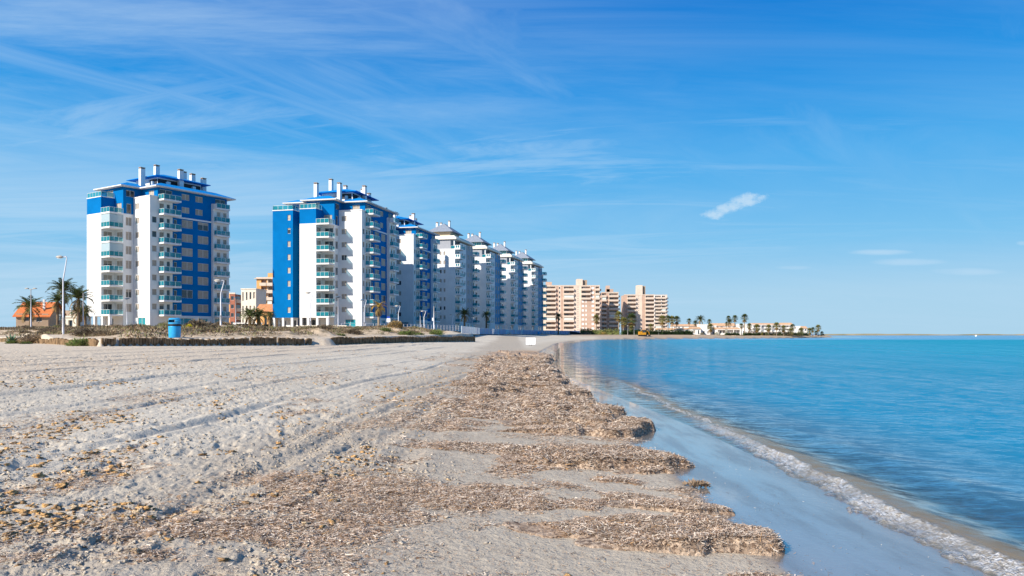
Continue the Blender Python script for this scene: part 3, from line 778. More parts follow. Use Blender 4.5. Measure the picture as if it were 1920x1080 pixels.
def terrain(x, y, detail=True):
    x = np.asarray(x, float); y = np.asarray(y, float)
    sd = sdist(x, y, SHORE); q = sdist(x, y, DUNE)
    sd = sd + (fbm(x * .35, y * .22, 3, 3) - .5) * .5 * sstep(1, 4, np.abs(sd))
    b = np.interp(sd, [-400, -60, -12, -3, 0, 1.5, 4, 8, 14, 25, 60], [-6, -3, -.8, -.14, 0, .085, .22, .5, .76, 1.0, 1.02])
    b = b + .55 * sstep(110, 200, y) * sstep(5, 25, sd)
    b = np.where((y > 255) & (sd > 0), np.maximum(b, 1.0 * sstep(1, 6, sd)), b)
    # dunes behind the palisade
    dn = 1.42 + .62 * sstep(0, 9, q) + .5 * sstep(60, 125, y) + .35 * sstep(20, 60, q)
    dn = dn + (fbm(x * .22, y * .13, 21, 4) - .5) * 1.0 * sstep(.5, 6, q) * (1 - .6 * sstep(90, 130, y))
    for (px, d, h, rx, ry) in MOUNDS:
        dn = dn + h * np.exp(-((x - X(px, d)) / rx) ** 2 - ((y - d) / ry) ** 2)
    dn = np.where(y > 170, np.minimum(dn, 2.6 + 0 * dn), dn)
    dn = np.where(y > 365, 1.2 + .4 * sstep(0, 50, q), dn)
    slump = np.exp(-((x - X(612, 59)) / .8) ** 2 - ((y - 59) / 1.2) ** 2)
    wdt = .12 + 1.8 * slump + 3 * (y > 366) 
    h = b + (np.maximum(dn, b) - b) * sstep(-wdt, .06, q)
    h = np.where((q > 0) & (y > 255) & (y < 366), np.maximum(h, 2.1), h)
    if detail:
        dry = sstep(1.6, 3.2, sd) * (q < .3)
        near = 1 - sstep(60, 140, y)
        # curve that runs parallel to the shore
        c = x - np.interp(y, [0, 20, 30, 45, 62, 90, 132], [0, .6, 1.3, 2.2, 3.0, 4.0, 6.0])
        left = sstep(-.4, -2.6, c + .5 * (fbm(x * .3, y * .3, 8, 2) - .5))
        band = sstep(.42, .60, fbm(c * .8, y * .14, 48, 3))          # churned strips between smoother ones
        rough = (fbm(x * 1.6, y * .6, 41, 3, .5) - .5) * .022 + (fbm(c * 9, y * 1.2, 45, 4, .7) - .5) * .018 + (.3 + .7 * band) * (fbm(x * 26, y * 17, 46, 3, .75) - .5) * .024
        lump = sstep(.68, .82, vnoise(x * 14, y * 9.0, 52)) * .012 * band
        pits = -sstep(.74, .83, vnoise(x * 3.6 + 9, y * 2.5, 55)) * .026 * sstep(.4, .6, vnoise(x * .35, y * .25, 56)) - sstep(.74, .84, vnoise(x * 9 + 4, y * 6.5, 57)) * .020
        h = h + dry * near * left * (rough + lump + pits) * (1 - .55 * sstep(18, 40, y))
        h = h + dry * near * (1 - left) * ((fbm(x * 2.2, y * 2.2, 61, 3) - .5) * .03 + (fbm(x * 12, y * 12, 62, 2) - .5) * .006)
        h = h + (q > .3) * near * (fbm(x * 1.6, y * 1.6, 66, 4, .55) - .5) * .16
        # wheel tracks: soft ruts with a thrown-up ridge, running along the beach
        for (xt, w, dp, y0, y1, sd_) in ((-4.75, .10, .055, 3, 55, 1), (-5.15, .09, .02, 3, 55, 2), (-2.6, .11, .04, 3, 60, 3), (-3.05, .10, .03, 8, 60, 4), (-1.55, .16, .055, 7, 70, 5), (-2.0, .14, .045, 9, 70, 6),
                                        (-12.3, .14, .15, 8, 90, 7), (-14.4, .18, .14, 8, 90, 8), (-16.6, .17, .15, 8, 90, 9), (-9.2, .14, .07, 5, 80, 10), (-18.6, .2, .1, 8, 60, 11), (-7.2, .1, .03, 5, 60, 12), (-10.4, .1, .05, 9, 60, 14), (-6.3, .1, .04, 4, 50, 15), (-21.5, .2, .08, 8, 60, 13)):
            cc = c - xt + .45 * (fbm(y * .08, y * 0 + sd_ * 3.3, 70 + sd_, 2) - .5) + .05 * np.sin(y * .9 + sd_)
            am = (.35 + .65 * sstep(.2, .5, vnoise(y * .5, y * 0 + sd_, 90 + sd_))) * sstep(y0, y0 + 2, y) * (1 - sstep(y1 * .8, y1, y))
            tread = .75 + .25 * np.sin(y * 2 * math.pi / .16) if sd_ in (3, 4, 5, 6) else 1
            h = h + dry * am * (-dp * np.exp(-(cc / w) ** 2) * tread + dp * .30 * np.exp(-((cc - 1.9 * w) / (w * .8)) ** 2) + dp * .25 * np.exp(-((cc + 1.9 * w) / (w * .8)) ** 2))
    return h, sd, q

# seagrass: density of loose litter and thickness of the banks at the water's edge
BANKS = [  # y0, y1, x0, x1, thickness
    (5.30, 6.05, .95, 1.98, .13), (5.5, 5.9, .35, 1.2, .05), (6.55, 6.95, 1.25, 1.92, .06), (8.75, 9.95, .35, 2.12, .15), (8.5, 8.8, 1.7, 1.95, .08), (10.0, 10.4, 1.2, 1.9, .06),
    (11.45, 12.3, .55, 1.95, .15), (12.2, 13.5, .3, 2.2, .20), (13.9, 18.0, -.6, 2.1, .17), (14.8, 16.5, 1.2, 2.3, .2), (19.3, 20.9, -.8, 2.0, .2), (21.2, 23.2, -1, 1.8, .2), (23.6, 25.6, -1, 2.0, .24), (26.3, 29.5, -1.2, 1.9, .25),
    (30.5, 33.5, -1.2, 1.9, .26), (34.5, 38, -1.3, 2.1, .28), (39, 44, -1.4, 2.25, .3), (45.5, 52, -1.3, 2.6, .3), (53.5, 61, -1.0, 3.0, .3)]
def bank_h(x, y):
    h = np.zeros(x.shape)
    wx = x + (fbm(x * 1.1, y * .9, 101, 4) - .5) * .9 + (vnoise(x * .3, y * 2.2 / (1 + .035 * y), 102) - .5) * (.25 + .01 * y); wy = y + (fbm(x * 1.1 + 40, y * .8, 103, 4) - .5) * (.5 + .025 * y)
    for (y0, y1, x0, x1, t) in BANKS:
        ym = (y0 + y1) / 2; hy = (y1 - y0) / 2
        e = ((wy - ym) / hy); lx = 1 - .18 * e * e
        fy = 1 - sstep(.84, 1.0, np.abs(e))
        fx = sstep(x0 - .8, x0 + .6, wx) * (.25 + .75 * sstep(.40, .56, fbm(x * 1.5, y * 1.4 / (1 + .03 * y), 108, 3)) * 1.0 + .75 * sstep(x1 - .9, x1 - .5, wx)).clip(0, 1) * (1 - sstep(x1 * lx - .10, x1 * lx + .02, wx))
        h = np.maximum(h, t * (.72 if y0 < 14 else .6) * fy * fx * (.8 + .5 * fbm(x * 5, y * 4, 107, 3)))
    return h
def litter_density(x, y, sd=None):
    c = x - np.interp(y, [0, 20, 30, 45, 62, 90], [0, .2, .4, .6, 1.2, 3.0])
    n1 = fbm(x * .55, y * .9, 111, 4, .55); n2 = fbm(x * 1.7 + 5, y * 2.1, 113, 3)
    zone = sstep(-2.1, -.5, c + 1.3 * (n2 - .5)) * (1 - sstep(1.55, 2.0, c))
    d = zone * sstep(.50 - .14 * sstep(10, 17, y), .69 - .17 * sstep(10, 17, y), .42 * n1 + .58 * n2)
    # a diagonal drift of litter at the near left of the clean patch
    dr = np.exp(-((x + 2.05 - .46 * (y - 5.2)) / .75) ** 2) * sstep(4.0, 4.6, y) * (1 - sstep(8.0, 10.0, y))
    d = np.maximum(d, dr * sstep(.42, .62, n2 * .6 + n1 * .4) * .9)
    st = np.exp(-((y - 6.7 + .12 * x) / .42) ** 2) * sstep(-3, -1.8, x) * (1 - sstep(1.5, 2.0, x))
    d = np.maximum(d, st * sstep(.36, .52, n2))
    clean = np.exp(-((y - 10.8) / .55) ** 2) * sstep(-2.4, -1.6, x) * .9 + np.exp(-(((x - .1) / 1.25) ** 2 + ((y - 5.0) / .7) ** 2)) * 1.1 + np.exp(-(((x + 1.0) / .55) ** 2 + ((y - 8.0) / 1.0) ** 2)) * .7
    d = d * (1 - np.clip(clean, 0, 1))
    lf = sstep(.56, .74, fbm(x * .7, y * .35, 117, 4, .6)) * (1 - sstep(-1.5, 0, c)) * sstep(-7, -3, c) * .30
    lf2 = sstep(.60, .7, fbm(x * .3, y * .2, 119, 4)) * (c < -5) * .10
    d = np.maximum(d, np.maximum(lf, lf2)) * (1 - sstep(62, 85, y))
    return np.clip(d, 0, 1)

# ---- mesh grid: dense inside the view fan, coarse outside it
def rows():
    ys = [-40, -25, -15, -9, -5, -2, 0, 1.5, 2.4, 2.9]; y = 3.2
    while y < 12: ys.append(y); y += min(.010 + y * y / 1700, .008 * y)
    while y < 110: ys.append(y); y += .0078 * y
    while y < 500: ys.append(y); y += .02 * y
    while y < 1600: ys.append(y); y += .08 * y
    return np.array(ys)
def colsn(nv):
    s = np.linspace(-1, 1, nv); t = (np.arange(1, 26) / 25.0) ** 1.8
    return s, t
def fan_grid(ys, nv, wide=(40, 1.6)):
    s, t = colsn(nv)
    yy = np.maximum(ys, 1.0)[:, None]
    half = .72 * yy + .9
    mid = s[None, :] * half
    ext = t[None, :] * (wide[0] + wide[1] * yy)
    Xg = np.concatenate([-(half + ext)[:, ::-1], mid, half + ext], axis=1)
    Yg = np.repeat(ys[:, None], Xg.shape[1], axis=1)
    return Xg, Yg
def grid_faces(nr, nc, keep=None):
    i = np.arange(nr - 1)[:, None] * nc + np.arange(nc - 1)[None, :]
    Fq = np.stack([i, i + 1, i + nc + 1, i + nc], -1).reshape(-1, 4)
    if keep is not None: Fq = Fq[keep.reshape(-1)]
    return Fq

ys = rows(); Xg, Yg = fan_grid(ys, 960)
Hg, SDg, Qg = terrain(Xg, Yg)
LIT = litter_density(Xg, Yg)
near_l = sstep(.25, .8, LIT) * (Yg < 90)
Hg = Hg + near_l * (fbm(Xg * 7, Yg * 6, 131, 3, .6) - .3) * (.022 + .02 * sstep(10, 25, Yg))
# masks: R wet, G litter, B dune/soil, A damp
cvar = fbm(Xg * .6, Yg * .35, 141, 3)
wet = 1 - sstep(1.45, 1.78, SDg + .25 * (cvar - .5) + .0 * Yg)
wet = np.where(Yg > 60, 1 - sstep(1.2, 1.8, SDg), wet)
damp = 1 - sstep(2.2, 5.0, SDg + .8 * (cvar - .5))
soil = sstep(.3, 3, Qg)
attr = np.stack([wet, LIT, soil, damp], -1).reshape(-1, 4)

def sand_material():
    m = bpy.data.materials.new('beach_sand'); t = NT(m)
    out = t.n('ShaderNodeOutputMaterial'); p = t.n('ShaderNodeBsdfPrincipled')
    tc = t.n('ShaderNodeTexCoord').outputs['Object']
    at = t.n('ShaderNodeAttribute', attribute_name='masks'); sep = t.n('ShaderNodeSeparateColor'); t.l(at.outputs['Color'], sep.inputs[0])
    wet, lit, soil, damp = sep.outputs[0], sep.outputs[1], sep.outputs[2], at.outputs['Alpha']
    big = t.noise(t.map(tc, (1, .6, 1)), .22, 4, .55).outputs['Fac']
    fine = t.noise(tc, 34, 4, .7).outputs['Fac']
    mid = t.noise(tc, 4.5, 4, .6).outputs['Fac']
    pale = (.56, .495, .40); grey = (.50, .44, .355); pink = (.56, .455, .34)
    c = t.mix(t.mapr(big, .35, .65), pale, grey)
    sx = t.n('ShaderNodeSeparateXYZ'); t.l(tc, sx.inputs[0])
    far = t.mapr(sx.outputs[0], -8.0, -12.5)
    midband = t.math('MULTIPLY', t.mapr(t.math('ADD', sx.outputs[0], t.math('MULTIPLY', t.math('SUBTRACT', big, .5), 2.5)), -3.9, -2.3), t.math('SUBTRACT', 1.0, t.mapr(sx.outputs[0], .8, 2.0)))
    shorefar = t.mapr(sx.outputs[1], 240, 300)
    c = t.mix(t.math('MULTIPLY', far, .75), c, pink)
    c = t.mix(t.math('MULTIPLY', t.mapr(mid, .5, .75), .35), c, (.44, .37, .29))
    c = t.mix(t.math('MULTIPLY', midband, t.mapr(mid, .3, .6, .6, .95)), c, (.385, .325, .255))
    c = t.mix(t.math('MULTIPLY', damp, .8), c, (.45, .385, .30))
    sc_ = t.noise(tc, 1.1, 4, .65).outputs['Fac']
    c = t.mix(t.math('MULTIPLY', soil, .85), c, (.56, .42, .28))
    c = t.mix(t.math('MULTIPLY', soil, t.mapr(sc_, .44, .62)), c, (.24, .18, .11))
    c = t.mix(t.math('MULTIPLY', shorefar, .8), c, (.36, .26, .17))
    # fine dark and pale grains
    c = t.mix(t.math('MULTIPLY', t.mapr(fine, .60, .72), .32), c, (.20, .16, .13))
    c = t.mix(t.math('MULTIPLY', t.mapr(fine, .40, .30), .35), c, (.62, .545, .45))
    # scattered fibres and seagrass scraps lying on the sand
    vo = t.n('ShaderNodeTexVoronoi'); vo.inputs['Scale'].default_value = 30; t.l(t.map(tc, (1, .8, 1)), vo.inputs['Vector'])
    hs = t.n('ShaderNodeSeparateColor'); t.l(vo.outputs['Color'], hs.inputs[0])
    ramp = t.n('ShaderNodeValToRGB'); t.l(hs.outputs[0], ramp.inputs[0])
    e = ramp.color_ramp.elements; e[0].position = 0; e[0].color = (.10, .06, .035, 1); e[1].position = 1; e[1].color = (.66, .52, .38, 1)
    for pos, cc in ((.25, (.28, .17, .10, 1)), (.5, (.46, .29, .17, 1)), (.75, (.55, .39, .26, 1))):
        k = ramp.color_ramp.elements.new(pos); k.color = cc
    thr = t.math('SUBTRACT', t.math('MULTIPLY', lit, 1.15), t.math('MULTIPLY', hs.outputs[1], .9))
    c = t.mix(t.mapr(thr, -.05, .1), c, ramp.outputs[0])
    c = t.mix(t.math('MULTIPLY', t.mapr(lit, .3, .9), .35), c, (.44, .31, .21))
    ws = t.noise(t.map(tc, (1.6, .35, 1), (0, 0, .1)), 1.6, 4, .6).outputs['Fac']
    c = t.mix(wet, c, t.mix(t.mapr(ws, .35, .65), (.27, .225, .185), (.17, .145, .125)))
    t.l(c, p.inputs['Base Color'])
    t.l(t.math('ADD', t.mapr(wet, 0.55, 1, .9, .06), t.math('MULTIPLY', t.mapr(ws, .4, .7), .16)), p.inputs['Roughness'])
    t.l(t.mapr(wet, 0.5, 1, .15, .9), p.inputs['Specular IOR Level'])
    b = t.n('ShaderNodeBump'); b.inputs['Distance'].default_value = .035
    t.l(t.mapr(wet, .3, .8, .6, .09), b.inputs['Strength'])
    hh = t.math('ADD', t.math('MULTIPLY', fine, .6), t.math('MULTIPLY', t.noise(tc, 14, 4, .65).outputs['Fac'], 1.0))
    t.l(hh, b.inputs['Height']); t.l(b.outputs[0], p.inputs['Normal'])
    t.l(p.outputs[0], out.inputs[0])
    p.inputs['Coat IOR'].default_value = 1.5; p.inputs['Coat Roughness'].default_value = .05; t.l(t.math('MULTIPLY', t.mapr(wet, .6, 1, 0, 1), t.math('MULTIPLY', t.mapr(ws, .38, .62, .80, .32), t.mapr(sx.outputs[0], 2.5, 3.3, 1.0, .55))), p.inputs['Coat Weight'])
    return m
M['sand'] = sand_material()
me = np_mesh('beach', np.stack([Xg, Yg, Hg], -1).reshape(-1, 3), grid_faces(*Xg.shape), [M['sand']], attrs={'masks': attr})
tag(inst('beach', me), kind='structure')

# ---- banks of dead seagrass at the water's edge (one uncountable mat)
def seagrass_mat(name, lo, hi, vs=30):
    m = bpy.data.materials.new(name); t = NT(m)
    out = t.n('ShaderNodeOutputMaterial'); p = t.n('ShaderNodeBsdfPrincipled'); tc = t.n('ShaderNodeTexCoord').outputs['Object']
    vo = t.n('ShaderNodeTexVoronoi'); vo.inputs['Scale'].default_value = vs; t.l(tc, vo.inputs['Vector'])
    hs = t.n('ShaderNodeSeparateColor'); t.l(vo.outputs['Color'], hs.inputs[0])
    c = t.mix(hs.outputs[0], lo, hi)
    c = t.mix(t.math('MULTIPLY', t.mapr(t.noise(tc, 1.4, 3).outputs['Fac'], .45, .7), .5), c, (.36, .22, .13))
    t.l(c, p.inputs['Base Color']); p.inputs['Roughness'].default_value = .9; p.inputs['Specular IOR Level'].default_value = .1
    b = t.n('ShaderNodeBump'); b.inputs['Strength'].default_value = .9; b.inputs['Distance'].default_value = .03
    t.l(t.noise(tc, 32, 4, .7).outputs['Fac'], b.inputs['Height']); t.l(b.outputs[0], p.inputs['Normal'])
    t.l(p.outputs[0], out.inputs[0]); return m
M['bank'] = seagrass_mat('seagrass_bank', (.14, .095, .07), (.56, .43, .32))
by = [4.6]
while by[-1] < 64: by.append(by[-1] + max(.014, .0045 * by[-1]))
by = np.array(by); bx = np.linspace(-2.6, 3.4, 420)
BX, BY = np.meshgrid(bx, by)
BH = bank_h(BX, BY)
B0, _, _ = terrain(BX, BY)
top = B0 + BH * (1 + .35 * (fbm(BX * 9, BY * 7, 151, 3, .6) - .5)) + (fbm(BX * 30, BY * 22, 153, 2, .7) - .5) * .03 * (BH > .02)
BZ = np.where(BH > .008, np.maximum(top, B0 + .004), B0 - .05)
kp = (BH > .004); keep = kp[:-1, :-1] | kp[1:, :-1] | kp[:-1, 1:] | kp[1:, 1:]
me = np_mesh('seagrass_bank', np.stack([BX, BY, BZ], -1).reshape(-1, 3), grid_faces(*BX.shape, keep=keep), [M['bank']])
tag(inst('seagrass_bank', me), 'thick matted banks of dead brown seagrass along the edge of the wet sand', 'seagrass', kind='stuff')
def ground_top(x, y):
    h, sd, q = terrain(x, y); bh = bank_h(x, y)
    return np.where(bh > .02, h + bh, h), bh

# ---- loose strands of seagrass
def ribbon_cloud(n_try, y0, y1, size, dens_pow, seedv, dens=None, lift=.004, xr=(-7, 2.4), cap=140000):
    rg = np.random.default_rng(seedv)
    u = rg.random(n_try); y = 1 / (1 / y0 + u * (1 / y1 - 1 / y0)) if False else y0 + (y1 - y0) * u
    half = .70 * y + .3
    x = rg.uniform(-1, 1, n_try) * np.minimum(half, 8); ok = (x > xr[0]) & (x < xr[1])
    x, y = x[ok], y[ok]
    d = litter_density(x, y) if dens is None else dens(x, y)
    b = bank_h(x, y); d = np.maximum(d, (b > .015) * 1.0)
    ok = rg.random(len(x)) < d ** dens_pow
    x, y = x[ok][:cap], y[ok][:cap]
    z, bh = ground_top(x, y); n = len(x)
    z = z + .01 * sstep(.3, .8, litter_density(x, y))
    L = size * np.clip(np.exp(rg.normal(0, .5, n)), .4, 3.5); W = size * rg.uniform(.10, .26, n)
    an = rg.uniform(0, 2 * np.pi, n); ti = rg.normal(0, .16, n) + (bh > .02) * rg.normal(0, .14, n)
    dx, dy, dz = np.cos(an) * np.cos(ti), np.sin(an) * np.cos(ti), np.sin(ti)
    px_, py_ = -np.sin(an), np.cos(an); rz_ = rg.normal(0, .30, n)
    c = np.stack([x, y, z + lift + L * .25 * np.abs(dz) + rg.uniform(0, .012, n)], -1)
    D = np.stack([dx, dy, dz], -1) * (L / 2)[:, None]; P = np.stack([px_, py_, rz_], -1) * (W / 2)[:, None]
    cur = np.stack([-D[:, 1], D[:, 0], np.abs(D[:, 0]) * .3], -1) * rg.normal(0, .5, n)[:, None]
    V = np.stack([c - D - P, c - D + P, c + cur - P, c + cur + P, c + D - P, c + D + P], 1).reshape(-1, 3)
    k = np.arange(n)[:, None] * 6
    Fq = np.concatenate([k + np.array([[0, 2, 3, 1]]), k + np.array([[2, 4, 5, 3]])], 0)
    dark = (bh > .02) * .0
    mi = rg.choice(5, n, p=[.13, .22, .29, .29, .07])
    return V, Fq, np.concatenate([mi, mi])
LS = [surf('strand_' + nm, col, .8, .2, .12, 5, trans=.15) for nm, col in (('dark', (.11, .075, .055)), ('brown', (.38, .26, .18)), ('tan', (.62, .47, .35)), ('straw', (.80, .68, .55)), ('ochre', (.52, .31, .15)))]
Vs, Fs, Ms = [], [], []; off = 0
for args in ((430000, 4.3, 8.0, .026, 1.1, 1), (430000, 8.0, 13.0, .036, 1.0, 2), (420000, 13.0, 24.0, .058, 1.0, 3), (160000, 24.0, 50.0, .11, 1.2, 4)):
    V, Fq, mi = ribbon_cloud(*args)
    Vs.append(V); Fs.append(Fq + off); Ms.append(mi); off += len(V)
me = np_mesh('seagrass_litter', np.concatenate(Vs), np.concatenate(Fs), LS, smooth=False, midx=np.concatenate(Ms))
tag(inst('seagrass_litter', me), 'loose tan and brown seagrass strands scattered over the sand', 'seagrass litter', kind='stuff')
# thin sprinkling of dark scraps over clean sand
def sprinkle(x, y): return .22 * sstep(-3.5, 0, x) * (1 - sstep(1.7, 2.1, x)) + .02 + .03 * sstep(.5, .8, fbm(x * .8, y * .8, 171, 3))
V, Fq, mi = ribbon_cloud(150000, 4.2, 16.0, .022, 1.0, 6, dens=sprinkle, xr=(-9, 2.2))
me = np_mesh('seagrass_scraps', V, Fq, LS[:2], smooth=False, midx=np.minimum(mi, 1))
tag(inst('seagrass_scraps', me), 'tiny dark scraps sprinkled on the bare sand in the foreground', 'seagrass scraps', kind='stuff')

def shells(x, y): return .022 * (x > 1.75)
V, Fq, mi = ribbon_cloud(120000, 4.2, 13.0, .016, 1.0, 8, dens=shells, xr=(1.7, 3.35))
me = np_mesh('shell_scraps', V, Fq, [LS[0], LS[1], LS[3]], smooth=False, midx=mi % 3)
tag(inst('shell_scraps', me), 'tiny dark scraps and pale shell bits on the wet sand', 'shell scraps', kind='stuff')

# ---- ochre clumps and clods of sand
def clods(n_try, y0, y1, smin, smax, seedv, dens, xr, mats, name, label, cat, flat=.6):
    rg = np.random.default_rng(seedv)
    y = np.exp(rg.uniform(np.log(y0), np.log(y1), n_try)); x = rg.uniform(-1, 1, n_try) * np.minimum(.72 * y + .3, 22)
    ok = (x > xr[0]) & (x < xr[1]); x, y = x[ok], y[ok]
    ok = rg.random(len(x)) < dens(x, y); x, y = x[ok], y[ok]
    z, bh = ground_top(x, y); n = len(x)
    # low irregular lumps from a 26-point shell
    th = np.array([a for r_ in (0, 1, 2, 3) for a in np.arange(6) * np.pi / 3 + r_ * .4]); la = np.repeat([-.7, -.1, .55, 1.1], 6)
    base = np.stack([np.cos(th) * np.cos(la), np.sin(th) * np.cos(la), np.sin(la)], -1)
    base = np.concatenate([base, [[0, 0, 1.05]]])
    fc = []
    for r_ in range(3):
        for j in range(6):
            a = r_ * 6 + j; b_ = r_ * 6 + (j + 1) % 6
            fc.append((a, b_, b_ + 6, a + 6))
    for j in range(6): fc.append((18 + j, 18 + (j + 1) % 6, 24, 24))
    tris = []
    for f in fc:
        tris.append((f[0], f[1], f[2])); 
        if f[2] != f[3]: tris.append((f[0], f[2], f[3]))
    tris = np.array(tris)
    s = smin * (smax / smin) ** (rg.random(n) ** 1.8)
    V = base[None] * (1 + np.clip(rg.normal(0, .36, (n, 25, 1)), -.7, .9))
    sc = np.stack([s * rg.uniform(.7, 1.5, n), s * rg.uniform(.7, 1.3, n), s * flat * rg.uniform(.6, 1.2, n)], -1)
    V = V * sc[:, None, :]
    an = rg.uniform(0, 6.28, n); ca, sa = np.cos(an)[:, None], np.sin(an)[:, None]
    Vx = V[..., 0] * ca - V[..., 1] * sa + x[:, None]; Vy = V[..., 0] * sa + V[..., 1] * ca + y[:, None]; Vz = V[..., 2] + (z + s * .12)[:, None]
    V = np.stack([Vx, Vy, Vz], -1).reshape(-1, 3)
    Fq = (np.arange(n)[:, None, None] * 25 + tris[None]).reshape(-1, 3)
    mi = np.repeat(rg.choice(len(mats), n), len(tris))
    o = inst(name, np_mesh(name, V, Fq, mats, smooth=False, midx=mi))
    tag(o, label, cat, kind='stuff')
M['ochre_clump'] = surf('ochre_clump', (.80, .48, .21), .9, .1, .25, 30, bump=.8, bscale=60)
M['brown_clump'] = surf('brown_clump', (.50, .31, .16), .9, .1, .25, 30, bump=.8, bscale=60)
M['tan_clump'] = surf('tan_clump', (.78, .58, .36), .9, .1, .2, 30, bump=.8, bscale=60)
M['sand_clod'] = surf('sand_clod', (.56, .48, .385), .95, .1, .1, 20, bump=.6, bscale=50)
def dens_clump(x, y):
    c = x - np.interp(y, [0, 20, 45, 90], [0, .3, .8, 3])
    n = fbm(x * .7, y * .4, 181, 4, .6)
    n = n * .7 + .3 * vnoise(x * 2.2, y * 1.6, 185)
    br = vnoise(x * 1.8, y * 1.3, 189)
    n = n + .22 * np.exp(-((x + 4.1 - .38 * (y - 6)) / .45) ** 2) * (y < 11) * br + .25 * np.exp(-(((x + 3.4) / .5) ** 2 + ((y - 5.2) / .35) ** 2)) + .2 * np.exp(-((x + 2.35 - .46 * (y - 5.2)) / .4) ** 2) * (y < 9) * br
    return np.clip(sstep(.48, .68, n) * sstep(-30, -6, c) * (1 - sstep(-2.2, -.9, c)) * .9 + .004, 0, 1) * (1 - .6 * sstep(20, 50, y))
clods(80000, 4.2, 70, .006, .040, 31, dens_clump, (-22, 1.2), [M['ochre_clump'], M['ochre_clump'], M['tan_clump'], M['brown_clump']], 'fibre_clumps', 'ochre clumps of matted seagrass fibre strewn across the left of the beach', 'fibre clumps', flat=.42)
def dens_clod(x, y):
    c = x - np.interp(y, [0, 20, 45, 90], [0, .3, .8, 3])
    cb = x - np.interp(y, [0, 20, 30, 45, 62, 90, 132], [0, .6, 1.3, 2.2, 3.0, 4.0, 6.0])
    return np.clip((sstep(.40, .60, fbm(cb * .8, y * .14, 48, 3)) * .8 + .1) * sstep(.35, .6, fbm(x * 1.9, y * 1.1, 187, 4, .6)) * (1 - sstep(-1.6, -.2, c)) + .03, 0, 1) * (c < .2)
clods(80000, 4.2, 45, .005, .022, 33, dens_clod, (-16, .5), [M['sand_clod']], 'sand_clods', 'small broken clods of pale sand on the churned left of the beach', 'sand clods', flat=.6)

# ------------------------------------------------------------------ sea
def shore_x(y): return np.interp(y, [p[1] for p in SHORE[:17]], [p[0] for p in SHORE[:17]])
wy = [-60, -30, -10, 0, 2]; y = 3.0
while y < 34: wy.append(y); y += max(.012, min(.0028 * y * y * .5, .0075 * y))
while y < 600: wy.append(y); y += .02 * y
while y < 30000: wy.append(y); y += .12 * y
wy = np.array(wy)
def sea_grid():
    # columns packed round the breaking wavelet, then widening out to the horizon
    a = np.linspace(-1.0, 2.4, 300); b = 2.4 + np.cumsum(.03 * 1.045 ** np.arange(150))
    left = -1.0 - np.cumsum(.3 * 1.25 ** np.arange(1, 28))[::-1]
    s = np.concatenate([left, a, b]); s = np.concatenate([s, s[-1] + np.cumsum(2.0 * 1.12 ** np.arange(1, 70))])
    base = np.interp(wy, [0, 14, 20, 27, 34, 60], [3.62, 3.66, 3.74, 3.85, 4.0, 4.5])
    return base[:, None] + s[None, :], np.repeat(wy[:, None], len(s), 1), s
WX, WY, Ws = sea_grid()
c = np.repeat(Ws[None, :], len(wy), 0)
wob = (fbm(WY * .7, WY * 0 + 1, 201, 3) - .5) * .35 + (fbm(WY * 3, WY * 0 + 5, 203, 2) - .5) * .06
c = c + wob
c = np.where(c < 0, c / (1.15 + .3 * (1 - sstep(6, 12, WY))), np.where(c < .5, c / 1.25, c - .1))
amp = 1.05 * (1 - sstep(22, 31, WY)) * (.45 + .55 * (1 - sstep(10, 17, WY)))
crest = np.where(c < .05, np.exp(-((c - .05) / .10) ** 2), np.exp(-((c - .05) / .30) ** 2)) * .085
foamband = (1 - sstep(-.04, .03, c)) * sstep(-.27, -.12, c + (fbm(WX * 9, WY * 9, 207, 3) - .5) * .22)
ft = fbm(WX * 24, WY * 24, 209, 3, .65)
foam = foamband * (1 - sstep(11, 16, WY)) * sstep(.36, .66, ft + .22 * foamband) * .8
lace = np.exp(-((c + .42 + .12 * (fbm(WY * 2.1, WY * 0 + 9, 231, 3) - .5)) / .035) ** 2) * (1 - sstep(9, 14, WY)) * sstep(.45, .62, fbm(WX * 14, WY * 14, 233, 3, .65)) * .55
foam = foam * (.55 + .45 * sstep(.30, .55, fbm(WY * 1.7, WY * 0 + 3, 235, 3)))
foam = np.maximum(foam, lace)
foam2 = sstep(-.06, .0, c) * (1 - sstep(.03, .10, c)) * sstep(11, 15, WY) * (1 - sstep(22, 26, WY)) * sstep(.4, .6, ft) * .8
foam = np.maximum(foam, foam2)
WZ = amp * crest + foam * (.010 + .028 * sstep(.4, .8, fbm(WX * 32, WY * 32, 211, 2))) * (WY < 17) + amp * foamband * .02
sea = sstep(.1, 1.5, c)
WZ = WZ + sea * (fbm(WX * .8, WY * 1.6, 221, 3) - .5) * .02 * (1 - sstep(30, 60, WY)) + amp * .022 * np.exp(-((c - 1.25) / .35) ** 2)
dsh = -sdist(WX, WY, SHORE)
dep = np.where(WY < 60, np.maximum(WX - shore_x(WY), -5), dsh)
dep = np.where(WY > 900, 500, dep)
wave_b = (1 - sstep(22, 31, WY)) * (sstep(-.45, -.2, c) * .35 + .65 * np.exp(-((c - .10) / .15) ** 2)) * (1 - sstep(.14, .42, c))
sat = np.stack([np.clip(foam, 0, 1), np.clip(dep / 100.0, 0, 1), np.clip(wave_b, 0, 1), np.clip(dep / 8.0, 0, 1)], -1).reshape(-1, 4)

